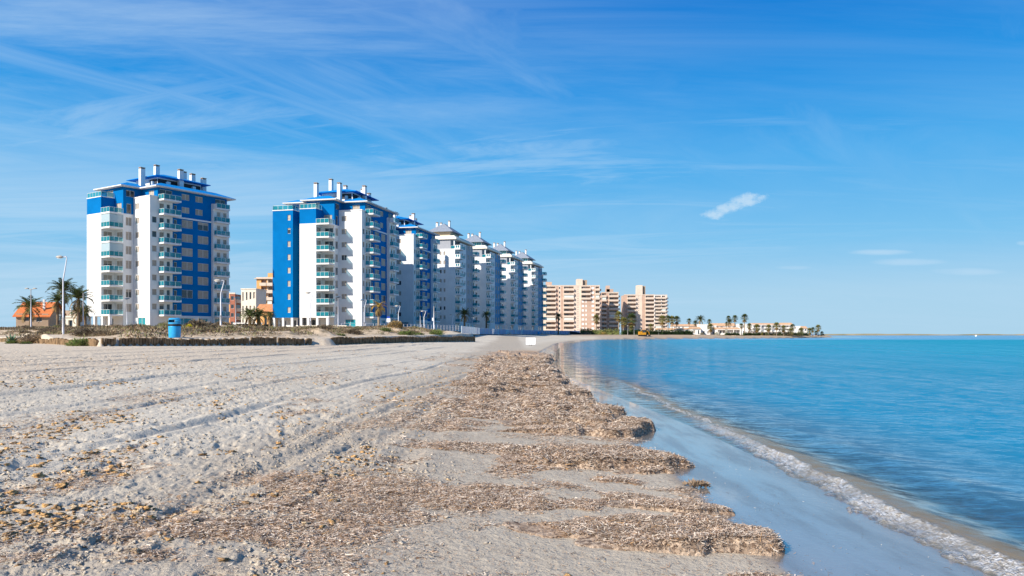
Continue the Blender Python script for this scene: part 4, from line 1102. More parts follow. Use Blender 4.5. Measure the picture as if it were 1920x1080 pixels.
def sea_material():
    m = bpy.data.materials.new('sea_water'); t = NT(m)
    out = t.n('ShaderNodeOutputMaterial'); tc = t.n('ShaderNodeTexCoord').outputs['Object']
    at = t.n('ShaderNodeAttribute', attribute_name='masks'); sep = t.n('ShaderNodeSeparateColor'); t.l(at.outputs['Color'], sep.inputs[0])
    foam, far, wv, shal = sep.outputs[0], sep.outputs[1], sep.outputs[2], at.outputs['Alpha']
    cd = t.n('ShaderNodeCameraData').outputs['View Distance'] if False else None
    big = t.noise(t.map(tc, (.25, 1, 1)), .05, 3, .6).outputs['Fac']
    body = t.mix(t.mapr(shal, .08, .6), (.045, .13, .22), (.004, .19, .34))
    body = t.mix(t.mapr(far, .06, .45), body, (.0, .25, .36))
    body = t.mix(t.math('MULTIPLY', t.mapr(big, .5, .7), t.mapr(far, .1, .4, 0, .5)), body, (.0, .15, .30))
    sy = t.n('ShaderNodeSeparateXYZ'); t.l(tc, sy.inputs[0])
    open_ = t.mapr(sy.outputs[1], 1500, 1750)
    body = t.mix(open_, body, (.0, .11, .30))
    calm = t.math('MULTIPLY', t.mapr(sy.outputs[1], 225, 262), t.math('SUBTRACT', 1.0, t.mapr(sy.outputs[1], 1100, 1300)))
    cat = t.math('MULTIPLY', t.mapr(t.noise(t.map(tc, (1.0, .13, 1)), .55, 5, .7, .2).outputs['Fac'], .36, .64), t.mapr(far, .03, .15))
    n1 = t.noise(t.map(t.map(tc, (1, 1, 1), (0, 0, .28)), (.75, 1.5, 1)), 2.6, 5, .6, .5).outputs['Fac']
    n2 = t.noise(t.map(t.map(tc, (1, 1, 1), (0, 0, -.15)), (.8, 1.5, 1)), 8.5, 4, .6, .3).outputs['Fac']
    n3 = t.noise(t.map(tc, (.3, 1, 1)), .55, 3, .5).outputs['Fac']
    hh = t.math('ADD', t.math('MULTIPLY', n1, .65), t.math('MULTIPLY', n2, .42))
    hh = t.math('ADD', hh, t.math('MULTIPLY', n3, 1.2))
    b = t.n('ShaderNodeBump'); b.inputs['Distance'].default_value = .15
    t.l(hh, b.inputs['Height'])
    t.l(t.math('ADD', t.mapr(shal, .03, .45, .06, .9), t.math('MULTIPLY', t.mapr(far, .03, .25), 1.0)), b.inputs['Strength'])
    b2 = t.n('ShaderNodeBump'); b2.inputs['Distance'].default_value = .15; t.l(hh, b2.inputs['Height'])
    t.l(t.math('ADD', t.mapr(shal, .03, .45, .015, .14), t.math('MULTIPLY', t.mapr(far, .03, .25), .2)), b2.inputs['Strength'])
    df = t.n('ShaderNodeBsdfDiffuse'); t.l(body, df.inputs[0]); t.l(b2.outputs[0], df.inputs['Normal'])
    tr = t.n('ShaderNodeBsdfTransparent'); tr.inputs[0].default_value = (.86, .93, .93, 1)
    m1 = t.n('ShaderNodeMixShader'); opac = t.mapr(shal, .02, .26, .0, 1.0)
    t.l(opac, m1.inputs[0]); t.l(tr.outputs[0], m1.inputs[1]); t.l(df.outputs[0], m1.inputs[2])
    # sandy water in the wavelet
    sdw = t.n('ShaderNodeBsdfDiffuse'); sdw.inputs[0].default_value = (.26, .21, .145, 1); t.l(b.outputs[0], sdw.inputs['Normal'])
    m2 = t.n('ShaderNodeMixShader'); t.l(t.math('MULTIPLY', wv, .68), m2.inputs[0]); t.l(m1.outputs[0], m2.inputs[1]); t.l(sdw.outputs[0], m2.inputs[2])
    gl = t.n('ShaderNodeBsdfGlossy'); gl.inputs['Color'].default_value = (1, 1, 1, 1)
    t.l(t.mapr(far, .01, .4, .05, .28), gl.inputs['Roughness']); t.l(b2.outputs[0], gl.inputs['Normal'])
    fr = t.n('ShaderNodeFresnel'); fr.inputs[0].default_value = 1.33; t.l(b.outputs[0], fr.inputs['Normal'])
    fac = t.math('MULTIPLY', fr.outputs[0], t.mapr(far, .1, 1.0, .95, .55))
    fac = t.math('MINIMUM', fac, t.mapr(far, .12, .85, .88, .24))
    fac = t.math('MULTIPLY', fac, t.math('ADD', .72, t.math('MULTIPLY', cat, .75)))
    n5 = t.noise(t.map(t.map(tc, (1, 1, 1), (0, 0, .12)), (1.0, .55, 1)), 1.1, 5, .68, .3).outputs['Fac']
    rip = t.math('ADD', t.math('ADD', t.math('MULTIPLY', n1, .45), t.math('MULTIPLY', n2, .25)), t.math('MULTIPLY', n5, .30))
    mr = t.n('ShaderNodeMapRange'); mr.interpolation_type = 'SMOOTHSTEP'; t.l(rip, mr.inputs[0]); mr.inputs[1].default_value = .42; mr.inputs[2].default_value = .58
    t.l(t.mapr(far, .04, .3, .22, .72), mr.inputs[3]); t.l(t.mapr(far, .04, .3, 1.6, 1.5), mr.inputs[4])
    fac = t.math('MULTIPLY', fac, mr.outputs[0])
    fac = t.math('MINIMUM', fac, .92)
    fac = t.math('ADD', fac, t.math('MULTIPLY', calm, .5))
    fac = t.math('MULTIPLY', fac, t.mapr(wv, .3, .9, 1.0, .45))
    m3 = t.n('ShaderNodeMixShader'); t.l(fac, m3.inputs[0]); t.l(m2.outputs[0], m3.inputs[1]); t.l(gl.outputs[0], m3.inputs[2])
    fo = t.n('ShaderNodeBsdfPrincipled'); t.l(t.mix(t.mapr(t.noise(tc, 22, 4, .7).outputs['Fac'], .40, .62), (.42, .37, .31), (.74, .76, .80)), fo.inputs['Base Color']); fo.inputs['Roughness'].default_value = .35
    fb = t.n('ShaderNodeBump'); fb.inputs['Strength'].default_value = .8; fb.inputs['Distance'].default_value = .02
    vo = t.n('ShaderNodeTexVoronoi'); vo.inputs['Scale'].default_value = 55; t.l(tc, vo.inputs['Vector']); t.l(vo.outputs['Distance'], fb.inputs['Height']); t.l(fb.outputs[0], fo.inputs['Normal'])
    m4 = t.n('ShaderNodeMixShader'); t.l(t.math('MULTIPLY', foam, .8), m4.inputs[0]); t.l(m3.outputs[0], m4.inputs[1]); t.l(fo.outputs[0], m4.inputs[2])
    t.l(m4.outputs[0], out.inputs[0])
    return m
M['sea'] = sea_material()
me = np_mesh('sea_water', np.stack([WX, WY, WZ], -1).reshape(-1, 3), grid_faces(*WX.shape), [M['sea']], attrs={'masks': sat})
tag(inst('sea_water', me), kind='structure')
# far sand spit
b = MB(); n = 60
pts = []
for i in range(n + 1):
    f = i / n; xx = 480 + f * 1250; yy = 1150 + 500 * f
    h = 1.25 * (.6 + 1.3 * float(vnoise(f * 23, .5, 301)) + .8 * float(vnoise(f * 60, 2.5, 302))) * (1 if f < .55 else .55) * float(sstep(1.0, .93, f)) + .25
    pts.append((xx, yy, h))
for i in range(n):
    a, c2 = pts[i], pts[i + 1]
    b.quad((a[0], a[1] - 6, -.3), (c2[0], c2[1] - 6, -.3), (c2[0], c2[1], c2[2]), (a[0], a[1], a[2]))
    b.quad((a[0], a[1], a[2]), (c2[0], c2[1], c2[2]), (c2[0], c2[1] + 40, -.3), (a[0], a[1] + 40, -.3))
M['spit'] = surf('spit_scrub', (.36, .29, .19), .95, .1, .1, .02, col2=(.20, .18, .10))
tag(b.build('sand_spit', M['spit']), kind='structure')
# low twiggy ground cover over the dune crest
rg_ = np.random.default_rng(61); n_ = 300000
yy = rg_.uniform(43, 125, n_); xx = rg_.uniform(-.72, .05, n_) * yy
qq = sdist(xx, yy, DUNE); dn_ = sstep(.42, .56, fbm(xx * .45, yy * .25, 401, 4, .6)) * sstep(1.5, 5, qq)
k_ = rg_.random(n_) < dn_ * .8; xx, yy = xx[k_], yy[k_]; nn_ = len(xx); zz_, _, _ = terrain(xx, yy)
c_ = np.stack([xx, yy, zz_ + rg_.random(nn_) * .16], -1); u_ = rg_.normal(0, .5, (nn_, 3)) + np.array([0, 0, .7]); u_ /= np.linalg.norm(u_, axis=1)[:, None]
s_ = np.cross(u_, rg_.normal(0, 1, (nn_, 3))); s_ /= np.linalg.norm(s_, axis=1)[:, None]; l_ = rg_.uniform(.10, .28, nn_)[:, None]
V = np.stack([c_ - s_ * l_ * .16, c_ + s_ * l_ * .16, c_ + u_ * l_], 1).reshape(-1, 3)
GC = [surf('twig_grey', (.26, .20, .14), .9, .1, .2, 2), surf('twig_brown', (.20, .13, .08), .9, .1, .2, 2), surf('twig_olive', (.20, .20, .08), .9, .1, .2, 2)]
tag(inst('dune_scrub', np_mesh('dune_scrub', V, np.arange(3 * nn_).reshape(-1, 3), GC, smooth=False, midx=rg_.choice(3, nn_, p=[.45, .3, .25]))), 'low dry twigs and heath covering the dune behind the palisade', 'dune scrub', kind='stuff')
# ------------------------------------------------------------------ vegetation
def hz(x, y):
    h, _, _ = terrain(np.array([x]), np.array([y])); return float(h[0])
M['trunk'] = surf('palm_trunk', (.20, .14, .09), .95, .1, .2, 6, bump=.8, bscale=14)
M['trunk_pale'] = surf('pale_palm_trunk', (.34, .27, .20), .95, .1, .15, 6, bump=.6, bscale=14)
M['frond'] = surf('palm_frond', (.085, .115, .035), .6, .3, .25, 1.2, trans=.2, rnd=.15)
M['frond_olive'] = surf('olive_palm_frond', (.24, .22, .06), .6, .3, .25, 1.2, trans=.2)
M['frond_gold'] = surf('golden_palm_frond', (.46, .29, .05), .7, .2, .3, 1.5, trans=.25)
M['frond_dry'] = surf('dry_frond', (.26, .17, .07), .9, .1, .2, 2.0)
M['stem'] = surf('frond_stem', (.20, .17, .07), .7, .2, .1)

def feather_palm_meshes(rad, nf, seed, droop=1.0, mat='frond', nl=16, up=(.1, 1.25), dry=.12):
    """arching fronds, each a curved stem with two rows of leaflets"""
    rg = random.Random(seed); b = MB()
    for i in range(nf):
        az = i * 2.39996 + rg.uniform(-.2, .2); f = (i + .5) / nf
        el = up[0] + (up[1] - up[0]) * f; L = rad * rg.uniform(.88, 1.12)
        if i < nf * dry: el = -.5; mi = 1
        else: mi = 0
        p = Vector((0, 0, 0)); pts = [p.copy()]; e = el + .25; n = 9
        for k in range(n):
            e -= (.11 + .10 * k / n) * droop * (1.3 - .6 * f)
            p = p + Vector((math.cos(az) * math.cos(e), math.sin(az) * math.cos(e), math.sin(e))) * (L / n); pts.append(p.copy())
        b.tube(pts, [.028 * rad / 2.4 * (1.2 - k / (n + 1)) + .004 for k in range(n + 1)], 3, 2, cap=False)
        for k in range(nl * 2):
            t = .12 + .88 * (k // 2 + .5) / nl; q = t * n; i0 = min(n - 1, int(q)); a = pts[i0].lerp(pts[i0 + 1], q - i0)
            d = (pts[i0 + 1] - pts[i0]).normalized(); side = Vector((-math.sin(az), math.cos(az), 0)) * (1 if k % 2 else -1)
            ll = rad * .30 * math.sin(math.pi * (.18 + .74 * t)) * rg.uniform(.8, 1.15); w = rad * .022
            dr = (side * .75 + d * .65 + Vector((0, 0, rg.uniform(-.1, .35) if mi == 0 else -.5))).normalized()
            e1 = a + dr * ll + Vector((0, 0, -.18 * ll)); wv = d * w
            b.quad(tuple(a - wv), tuple(a + wv), tuple(a + dr * ll * .55 + wv * .9), tuple(a + dr * ll * .55 - wv * .9), mi)
            b.tri(tuple(a + dr * ll * .55 - wv * .9), tuple(a + dr * ll * .55 + wv * .9), tuple(e1), mi)
    return b.mesh('crown', [M[mat], M['frond_dry'], M['stem']])
def fan_palm_mesh(rad, nf, seed, mat='frond_olive', skirt=True):
    """round head of fan leaves on stalks with a skirt of dead ones under it"""
    rg = random.Random(seed); b = MB()
    for i in range(nf):
        az = i * 2.39996; f = (i + .5) / nf; el = -1.0 + 2.45 * f; mi = 1 if (skirt and f < .2) else 0
        d = Vector((math.cos(az) * math.cos(el), math.sin(az) * math.cos(el), math.sin(el))); hub = d * rad * .5 * rg.uniform(.85, 1.1)
        if mi: hub = Vector((hub.x * .45, hub.y * .45, -abs(hub.z) - rad * .15))
        b.tube([(0, 0, 0), tuple(hub)], [.02, .012], 3, 2, cap=False)
        s = Vector((-math.sin(az), math.cos(az), 0)); u = d.cross(s).normalized()
        for j in range(9):
            an = (j - 4) * .36 + rg.uniform(-.06, .06); dd = (d * math.cos(an) + s * math.sin(an) + u * rg.uniform(-.15, .15)).normalized()
            ll = rad * .52 * (1 - .03 * (j - 4) ** 2); wv = (s * math.cos(an) - d * math.sin(an)) * rad * .035
            m_ = hub + dd * ll * .6; e_ = hub + dd * ll + Vector((0, 0, -.22 * ll))
            b.quad(tuple(hub - wv * .3), tuple(hub + wv * .3), tuple(m_ + wv), tuple(m_ - wv), mi); b.tri(tuple(m_ - wv), tuple(m_ + wv), tuple(e_), mi)
    return b.mesh('crown', [M[mat], M['frond_dry'], M['stem']])
def trunk_mesh(h, r, lean=0.0, mat='trunk', seed=0):
    rg = random.Random(seed); n = max(6, int(h / .3)); pts = []; rr = []
    for k in range(n + 1):
        t = k / n; pts.append((lean * t * t, .3 * lean * t, -.4 + (h + .4) * t)); rr.append(r * (1.25 - .35 * min(1, t * 3) + (.10 if k % 2 else -.04)) * (1.25 if t > .9 else 1))
    return MB().tube(pts, rr, 9).mesh('trunk', M[mat], True)
PG = 'palms'
def palm(px, py, d, cmesh, r, label, group=None, base=None, lean=0, tm='trunk', sc=1.0, cat='palm tree'):
    x = X(px, d); zc = Z(py, d); zb = hz(x, d) if base is None else base
    root = empty('palm_tree', (x - lean, d, zb), 0, label, cat, group)
    h = zc - zb
    inst('trunk', trunk_mesh(h, r, lean, tm, int(px)), root)
    inst('crown', cmesh, root, (lean, .3 * lean, h), random.uniform(0, 6), sc)
    return root
fa = feather_palm_meshes(2.55, 34, 1); fb_ = feather_palm_meshes(2.2, 30, 2, 1.15); fc_ = feather_palm_meshes(2.4, 26, 3, 1.0, 'frond', up=(.0, 1.2)); fg = feather_palm_meshes(2.0, 22, 4, 1.5, 'frond_gold', up=(-.2, 1.3), dry=.3)
palm(57, 578, 104, fc_, .2, 'low arching palm in front of the orange roof, left of the others', base=2.5, sc=.98, group=PG)
palm(119, 546, 108, fa, .26, 'tallest dark palm behind the tall bent street lamp', base=2.5, sc=.92, group=PG)
palm(108, 566, 98, fb_, .18, 'smaller dark palm with thin trunk left of the tall bent lamp', base=2.5, sc=.75, group=PG)
palm(147, 561, 104, fa, .2, 'palm just left of the nearest tower with its upper fronds spread', base=2.5, sc=.9, group=PG)
palm(148, 588, 112, fb_, .2, 'short palm with low crown at the foot of the nearest tower', base=2.5, sc=.8, group=PG)
palm(160, 586, 118, fb_, .2, 'short palm touching the left edge of the nearest tower', base=2.6, sc=.8, group=PG)
palm(468, 594, 150, fb_, .3, 'bushy palm in front of the cream building, left of the pair', base=2.7, sc=1.15, group=PG)
palm(484, 595, 152, fa, .3, 'bushy palm right of the pair in front of the cream building', base=2.7, sc=.95, group=PG)
palm(506, 594, 158, fb_, .3, 'green palm against the left edge of the blue wing', base=2.7, sc=.75, group=PG)
palm(710, 577, 120, fg, .2, 'golden yellow wind-blown palm in front of the winged tower', base=2.6, tm='trunk_pale', sc=.85, group=PG)
palm(871, 591, 190, fa, .28, 'dark palm in the shade of the beige penthouse tower', base=2.8, sc=.85, group=PG)
palm(912, 592, 215, fb_, .28, 'dark palm in the shade before the second grey roofed tower', base=2.7, sc=.85, group=PG)
palm(1047, 594, 330, fb_, .3, 'dark palm before the widest salmon block', base=2.2, sc=1.05, group=PG)
wa = fan_palm_mesh(1.5, 60, 5); wb_ = fan_palm_mesh(1.5, 54, 6, 'frond'); wc_ = fan_palm_mesh(1.5, 46, 7, 'frond_olive', True)
P2 = [(1118, 598, 340, wa, 1.0, 'olive fan palm before the right end of the widest salmon block'),
      (1160, 593, 335, wa, 1.15, 'tallest fan palm at left of the trio before the salmon blocks'),
      (1169, 604, 330, wa, 1.1, 'yellowish middle fan palm of the trio before the salmon blocks'),
      (1184, 599, 335, wb_, 1.45, 'green fan palm with a wide head at right of the trio'),
      (1184, 617, 325, wa, .8, 'short fan palm under the wide headed one'),
      (1220, 613, 340, wc_, .75, 'small thin palm before the cream balconies of the right salmon block'),
      (1242, 600, 370, wa, 1.2, 'fan palm with skirt before the pale tall block'),
      (1253, 598, 380, wb_, .9, 'thin headed palm right of the pale tall block'),
      (1260, 600, 380, wa, 1.1, 'left palm of the close pair above the low villas'),
      (1269, 600, 384, wb_, 1.1, 'right palm of the close pair above the low villas'),
      (1292, 602, 400, wb_, .75, 'small round palm standing alone above the low villas'),
      (1304, 606, 400, fb_, .65, 'low feathery palm left of the broad crowned one'),
      (1313, 600, 396, fa, .8, 'broad crowned palm above the white villas'),
      (1330, 603, 398, wb_, .7, 'small round palm just right of the broad crowned palm'),
      (1332, 614, 372, wa, 1.0, 'palm with a wide olive head in front of the villas left of the dark glazing'),
      (1366, 597, 400, wb_, .75, 'upper head of the twin palm behind the dark glazed villas'),
      (1368, 604, 398, fa, .6, 'lower feathery palm of the twin behind the dark glazed villas'),
      (1362, 607, 402, wb_, .5, 'smallest palm head beside the twin palm'),
      (1378, 597, 400, wb_, .9, 'slim palm left of the tallest thin palm on the peninsula'),
      (1396, 596, 375, wb_, 1.05, 'tallest thin palm on the peninsula'),
      (1390, 611, 390, wb_, .7, 'dark shaggy palm left of the reddish shrub'),
      (1405, 612, 376, wa, .8, 'palm beside the reddish shrub'),
      (1419, 615, 378, wa, 1.0, 'palm before the left bay of the three storey terrace'),
      (1441, 615, 380, wa, .9, 'palm before the second bay of the three storey terrace'),
      (1456, 611, 382, wa, .95, 'tall palm before the middle bay of the three storey terrace'),
      (1469, 616, 384, wa, .9, 'palm right of the middle bay of the terrace'),
      (1486, 613, 386, wb_, .8, 'palm right of the raised white parapet'),
      (1483, 622, 386, wa, 1.0, 'low wide palm before the slim chimney villa'),
      (1502, 621, 395, wa, 1.0, 'low wide palm before the last white villa'),
      (1518, 621, 405, wa, .95, 'low olive palm right of the last white villa'),
      (1524, 618, 410, wb_, .7, 'thin palm between the last villa and the end palm'),
      (1534, 615, 415, wa, .95, 'round headed palm near the tip of the peninsula'),
      (1530, 624, 414, wb_, .6, 'small green palm under the end palm'),
      (1541, 625, 420, wb_, .6, 'last tiny palm at the tip of the peninsula')]
for (px, py, d, m_, s_, lb) in P2:
    palm(px, py, d, m_, .2 if s_ < 1 else .25, lb, 'palms on the far shore', base=1.1, tm='trunk_pale', sc=s_ * 1.6)

# ---- shrubs
M['scrub'] = surf('dry_scrub', (.34, .275, .18), .9, .1, .35, 1.5, trans=.1, rnd=.3)
M['scrub_brown'] = surf('brown_twigs', (.29, .21, .145), .9, .1, .3, 1.5, trans=.1, rnd=.3)
M['scrub_green'] = surf('olive_scrub', (.25, .245, .10), .8, .2, .3, 1.5, trans=.15, rnd=.25)
M['grass_green'] = surf('green_dune_grass', (.13, .21, .04), .7, .2, .3, 2, trans=.2)
M['agave'] = surf('agave_leaf', (.14, .22, .13), .6, .3, .2, 2)
M['gold_scrub'] = surf('golden_dry_bush', (.40, .25, .07), .9, .1, .3, 2, trans=.1)
M['yellow_flower'] = surf('yellow_flower', (.80, .62, .01), .7, .2, .1)
M['red_scrub'] = surf('reddish_shrub', (.32, .14, .09), .9, .1, .3, 1)
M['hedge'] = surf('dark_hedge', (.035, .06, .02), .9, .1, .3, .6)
M['hedge_pale'] = surf('light_hedge', (.13, .15, .05), .9, .1, .35, .6)  # paler green foliage colour than the dark hedge
def shrub_mesh(name, rx, rz, n, sz, mats, seed, thin=.18, shell=.35):
    rg = np.random.default_rng(seed)
    az = rg.uniform(0, 6.283, n); el = np.arcsin(rg.uniform(-.1, 1, n)); r = (shell + (1 - shell) * rg.random(n) ** .6)
    lob = .72 + .5 * vnoise(np.cos(az) * 1.8 + 5, np.sin(az) * 1.8 + el * 2 + 5, seed)
    c = np.stack([np.cos(az) * np.cos(el) * rx * r * lob, np.sin(az) * np.cos(el) * rx * r * lob, np.sin(el) * rz * r * lob + .02], -1)
    up = c / (np.linalg.norm(c, axis=1)[:, None] + 1e-6) + rg.normal(0, .55, (n, 3)) + np.array([0, 0, .35]); up /= np.linalg.norm(up, axis=1)[:, None]
    sd_ = np.cross(up, rg.normal(0, 1, (n, 3))); sd_ /= np.linalg.norm(sd_, axis=1)[:, None]
    L = sz * rg.uniform(.6, 1.4, n)[:, None]; W = L * thin
    V = np.stack([c - sd_ * W, c + sd_ * W, c + up * L], 1).reshape(-1, 3)
    return np_mesh(name, V, np.arange(3 * n).reshape(-1, 3), [M[k] for k in mats], smooth=False, midx=rg.choice(len(mats), n))
SH = {
    'scrub': [shrub_mesh('shrub', .75, .42, 1500, .12, ['scrub', 'scrub_brown', 'scrub'], s) for s in (1, 2, 3)],
    'brown': [shrub_mesh('shrub', .8, .36, 1500, .11, ['scrub_brown', 'scrub_brown', 'scrub'], s) for s in (4, 5)],
    'olive': [shrub_mesh('shrub', .62, .40, 1400, .11, ['scrub_green', 'scrub', 'scrub_green'], s) for s in (6, 7, 8)],
    'grass': [shrub_mesh('grass_tuft', .55, .28, 900, .16, ['grass_green', 'scrub_green'], s, .08, .1) for s in (9, 10)],
}
rs = random.Random(5)
LBL = {'scrub': ('grey brown dry dune shrub', 'dry dune shrubs behind the palisade'), 'brown': ('low brown twiggy dune shrub', 'brown twiggy shrubs on the dune'),
       'olive': ('olive green rounded dune shrub', 'olive shrubs on the dune')}
def shrub(kind, px, d, s, label=None, group=None, sink=.04, zs=1.0):
    x = X(px, d); m_ = SH[kind][rs.randrange(len(SH[kind]))]
    o = inst('shrub' if kind != 'grass' else 'grass_tuft', m_, None, (x, d, hz(x, d) - sink), rs.uniform(0, 6), 1)
    o.scale = (s * rs.uniform(.85, 1.3), s * rs.uniform(.8, 1.1), s * rs.uniform(.75, 1.15) * zs)
    lb, gr = LBL.get(kind, (None, None))
    return tag(o, label or lb, 'shrub' if kind != 'grass' else 'grass tuft', group or gr)
# belt of scrub along the dune crest
for i in range(185):
    px = 5 + 850 * (i + rs.random()) / 185; q_ = rs.random()
    dd = float(np.interp(px, [0, 180, 330, 600, 750, 850], [84, 58, 59, 70, 96, 118])) + 3 + rs.uniform(0, 1) * float(np.interp(px, [0, 300, 850], [22, 26, 22]))
    if px < 95 and rs.random() < .4: continue
    k = 'scrub' if q_ < .46 else 'brown' if q_ < .86 else 'olive'
    shrub(k, px, dd, rs.uniform(.65, 1.35), zs=.85)
for (px, d, s, k, lb) in ((170, 57, 1.5, 'scrub', 'large grey brown bush on the dune below the hut'), (72, 57, 1.6, 'brown', 'large dry bush with orange tinged twigs on the left mound'), (205, 54, 1.3, 'scrub', 'grey bush in front of the nearest tower pillars'),
                          (227, 66, 1.2, 'olive', 'green bush below the first tower balconies'), (372, 60, 1.5, 'scrub', 'brown bush right of the yellow flowers'), (430, 61, 1.4, 'olive', 'olive bush beyond the lit lamp post'), (395, 57, 1.1, 'brown', 'dark twiggy bush casting shade on the dune sand'),
                          (510, 66, 1.2, 'olive', 'olive bush below the blue wing'), (575, 68, 1.2, 'olive', 'green brown bush beside the eroded mound'), (660, 76, 1.4, 'brown', 'grey heathery bush right of the eroded mound'), (770, 90, 1.2, 'brown', 'brown bush right of the golden dry bush'),
                          (310, 60, 1.1, 'olive', 'low olive bush just left of the blue litter bin'), (258, 62, 1.1, 'brown', 'wide purple grey bush left of the blue litter bin')):
    shrub(k, px, d, s, lb, 'distinct dune bushes')
for (px, d, s, lb) in ((22, 56, .9, 'bright green grass tuft at far left below the agave'), (150, 45, 1.5, 'wide green grass tuft by the left palisade step'), (50, 54, .7, 'small grass tuft right of the agave'), (762, 84, 1.9, 'green mound of grass right of the golden bush'), (722, 84, 1.3, 'small green tuft left of the dark grass mound'),
                          (818, 92, 1.9, 'long green grass patch near the palisade end'), (487, 62, .9, 'green tuft below the olive bushes'), (640, 70, .9, 'pale green tuft at the foot of the eroded mound'), (785, 88, 1.0, 'low green tuft right of the grass mound')):
    o = shrub('grass', px, d, s, lb, 'green grass tufts on the dune')
# agave, yellow flowers, golden dry bush
def agave(px, d, s, label):
    b = MB(); rg = random.Random(3)
    for i in range(26):
        az = i * 2.4; el = .2 + 1.2 * i / 26; L = s * rg.uniform(.8, 1.1); dv = Vector((math.cos(az) * math.cos(el), math.sin(az) * math.cos(el), math.sin(el))); sv = Vector((-math.sin(az), math.cos(az), 0)) * s * .09
        mid = dv * L * .5; tip = dv * L + Vector((0, 0, -.08 * L)); n2 = Vector((0, 0, -.03 * s))
        b.quad(tuple(-sv * .6), tuple(n2), tuple(mid + n2), tuple(mid - sv)); b.quad(tuple(n2), tuple(sv * .6), tuple(mid + sv), tuple(mid + n2))
        b.tri(tuple(mid - sv), tuple(mid + n2), tuple(tip)); b.tri(tuple(mid + n2), tuple(mid + sv), tuple(tip))
    x = X(px, d); o = b.build('agave_plant', M['agave'], loc=(x, d, hz(x, d) - .02)); return tag(o, label, 'agave')
agave(22, 56.5, .95, 'blue green agave on the sand of the left dune')
def bush_of(name, px, d, mats, rx, rz, n, sz, label, cat, seed, zoff=0, group=None):
    x = X(px, d); o = inst(name, shrub_mesh(name, rx, rz, n, sz, mats, seed), None, (x, d, hz(x, d) + zoff)); return tag(o, label, cat, group)
bush_of('flowering_bush', 355, 57, ['yellow_flower', 'yellow_flower', 'grass_green'], .24, .2, 700, .05, 'bush covered in bright yellow flowers right of the blue litter bin', 'flowering bush', 31, .22)
bush_of('dry_bush', 740, 92, ['gold_scrub', 'gold_scrub', 'scrub'], 1.1, .8, 2600, .14, 'golden brown dry bush on a sand hummock', 'dry bush', 32, -.1)
bush_of('dry_bush', 63, 58, ['gold_scrub', 'scrub', 'scrub_brown'], .9, .8, 1800, .13, 'orange tinged dry bush on the left dune mound', 'dry bush', 33)
bush_of('dry_bush', 605, 66.5, ['scrub_brown', 'scrub_brown', 'scrub'], .9, .38, 1600, .1, 'dark dead bush capping the eroded sand mound', 'dry bush', 34, .1)
# far shore greenery
def far_bush(px, py, d, w, h, mats, label, seed, cat='bush', name='bush'):
    x = X(px, d); o = inst(name, shrub_mesh(name, w / 2, h, 700, max(.25, w * .09), mats, seed), None, (x, d, 1.1)); return tag(o, label, cat, 'bushes on the far shore')
far_bush(1292, 0, 378, 4.2, 3.0, ['hedge', 'hedge', 'scrub_green'], 'dark rounded tree between the low villas', 41, 'tree', 'round_tree')
far_bush(1408, 0, 378, 4.5, 3.6, ['red_scrub', 'red_scrub', 'scrub_brown'], 'reddish bare shrub beside the tallest thin palm', 42)
far_bush(1428, 0, 378, 1.8, 2.4, ['grass_green', 'gold_scrub'], 'bright yellow green bush before the terrace', 43)
far_bush(1438, 0, 380, 2.0, 1.9, ['scrub_green', 'hedge'], 'dark green bush right of the yellow green one', 44)
far_bush(1362, 0, 372, 1.6, 4.2, ['hedge', 'scrub_green'], 'narrow dark cypress like bush between the dark glazed villas', 45, 'tree', 'narrow_tree')
far_bush(1480, 0, 385, 4.0, 2.6, ['hedge', 'scrub_brown', 'scrub_green'], 'dark shrub below the slim chimney villa', 46)
far_bush(1500, 0, 392, 4.0, 2.0, ['hedge', 'scrub_green'], 'low dark shrub below the last villa', 47)
far_bush(1155, 0, 338, 4.5, 2.4, ['hedge_pale', 'scrub_green'], 'pale green shrub before the narrow salmon block', 48)
def hedge(px0, px1, d0, d1, z0, h, wd, mats, label, seed, name='hedge'):
    xa, xb = X(px0, d0), X(px1, d1); L = math.hypot(xb - xa, d1 - d0); rg = np.random.default_rng(seed)
    n = int(L * 90); s = rg.uniform(0, L, n); v = rg.uniform(-wd / 2, wd / 2, n); z = rg.uniform(0, 1, n) ** .6 * h * (.8 + .35 * vnoise(s * .5, s * 0, seed))
    c = np.stack([s, v, z], -1); up = rg.normal(0, 1, (n, 3)) + np.array([0, -.3, .6]); up /= np.linalg.norm(up, axis=1)[:, None]; sd_ = np.cross(up, rg.normal(0, 1, (n, 3)))
    V = np.stack([c - sd_ * .12, c + sd_ * .12, c + up * .38], 1).reshape(-1, 3)
    core = MB().box(0, L, -wd * .3, wd * .3, -.3, h * .75)
    o = inst(name, np_mesh(name, V, np.arange(3 * n).reshape(-1, 3), [M[k] for k in mats], smooth=False, midx=rg.choice(len(mats), n)), None, (xa, d0, z0), math.atan2(d1 - d0, xb - xa))
    core.build('twig_core', M[mats[0]], o); return tag(o, label, 'hedge')
hedge(1088, 1160, 330, 330, 1.6, 2.4, 3, ['hedge_pale', 'scrub_green'], 'pale green hedge on the sandy slope right of the blue fence', 51)
hedge(1166, 1240, 318, 332, 1.3, 2.2, 1.4, ['hedge'], 'dark clipped hedge behind the lamps, left of the villas', 52)
hedge(1241, 1298, 334, 345, 1.2, 2.2, 1.4, ['hedge'], 'dark clipped hedge below the low villas', 53)
hedge(1360, 1386, 362, 368, 1.1, 1.2, 1.2, ['hedge'], 'low dark hedge below the dark glazed villas', 54)
hedge(1394, 1440, 368, 384, 1.1, 1.2, 1.2, ['hedge'], 'low dark hedge below the left of the terrace', 55)
hedge(1442, 1515, 384, 412, 1.1, 1.1, 1.2, ['hedge'], 'low dark hedge from the terrace to the last villa', 56)
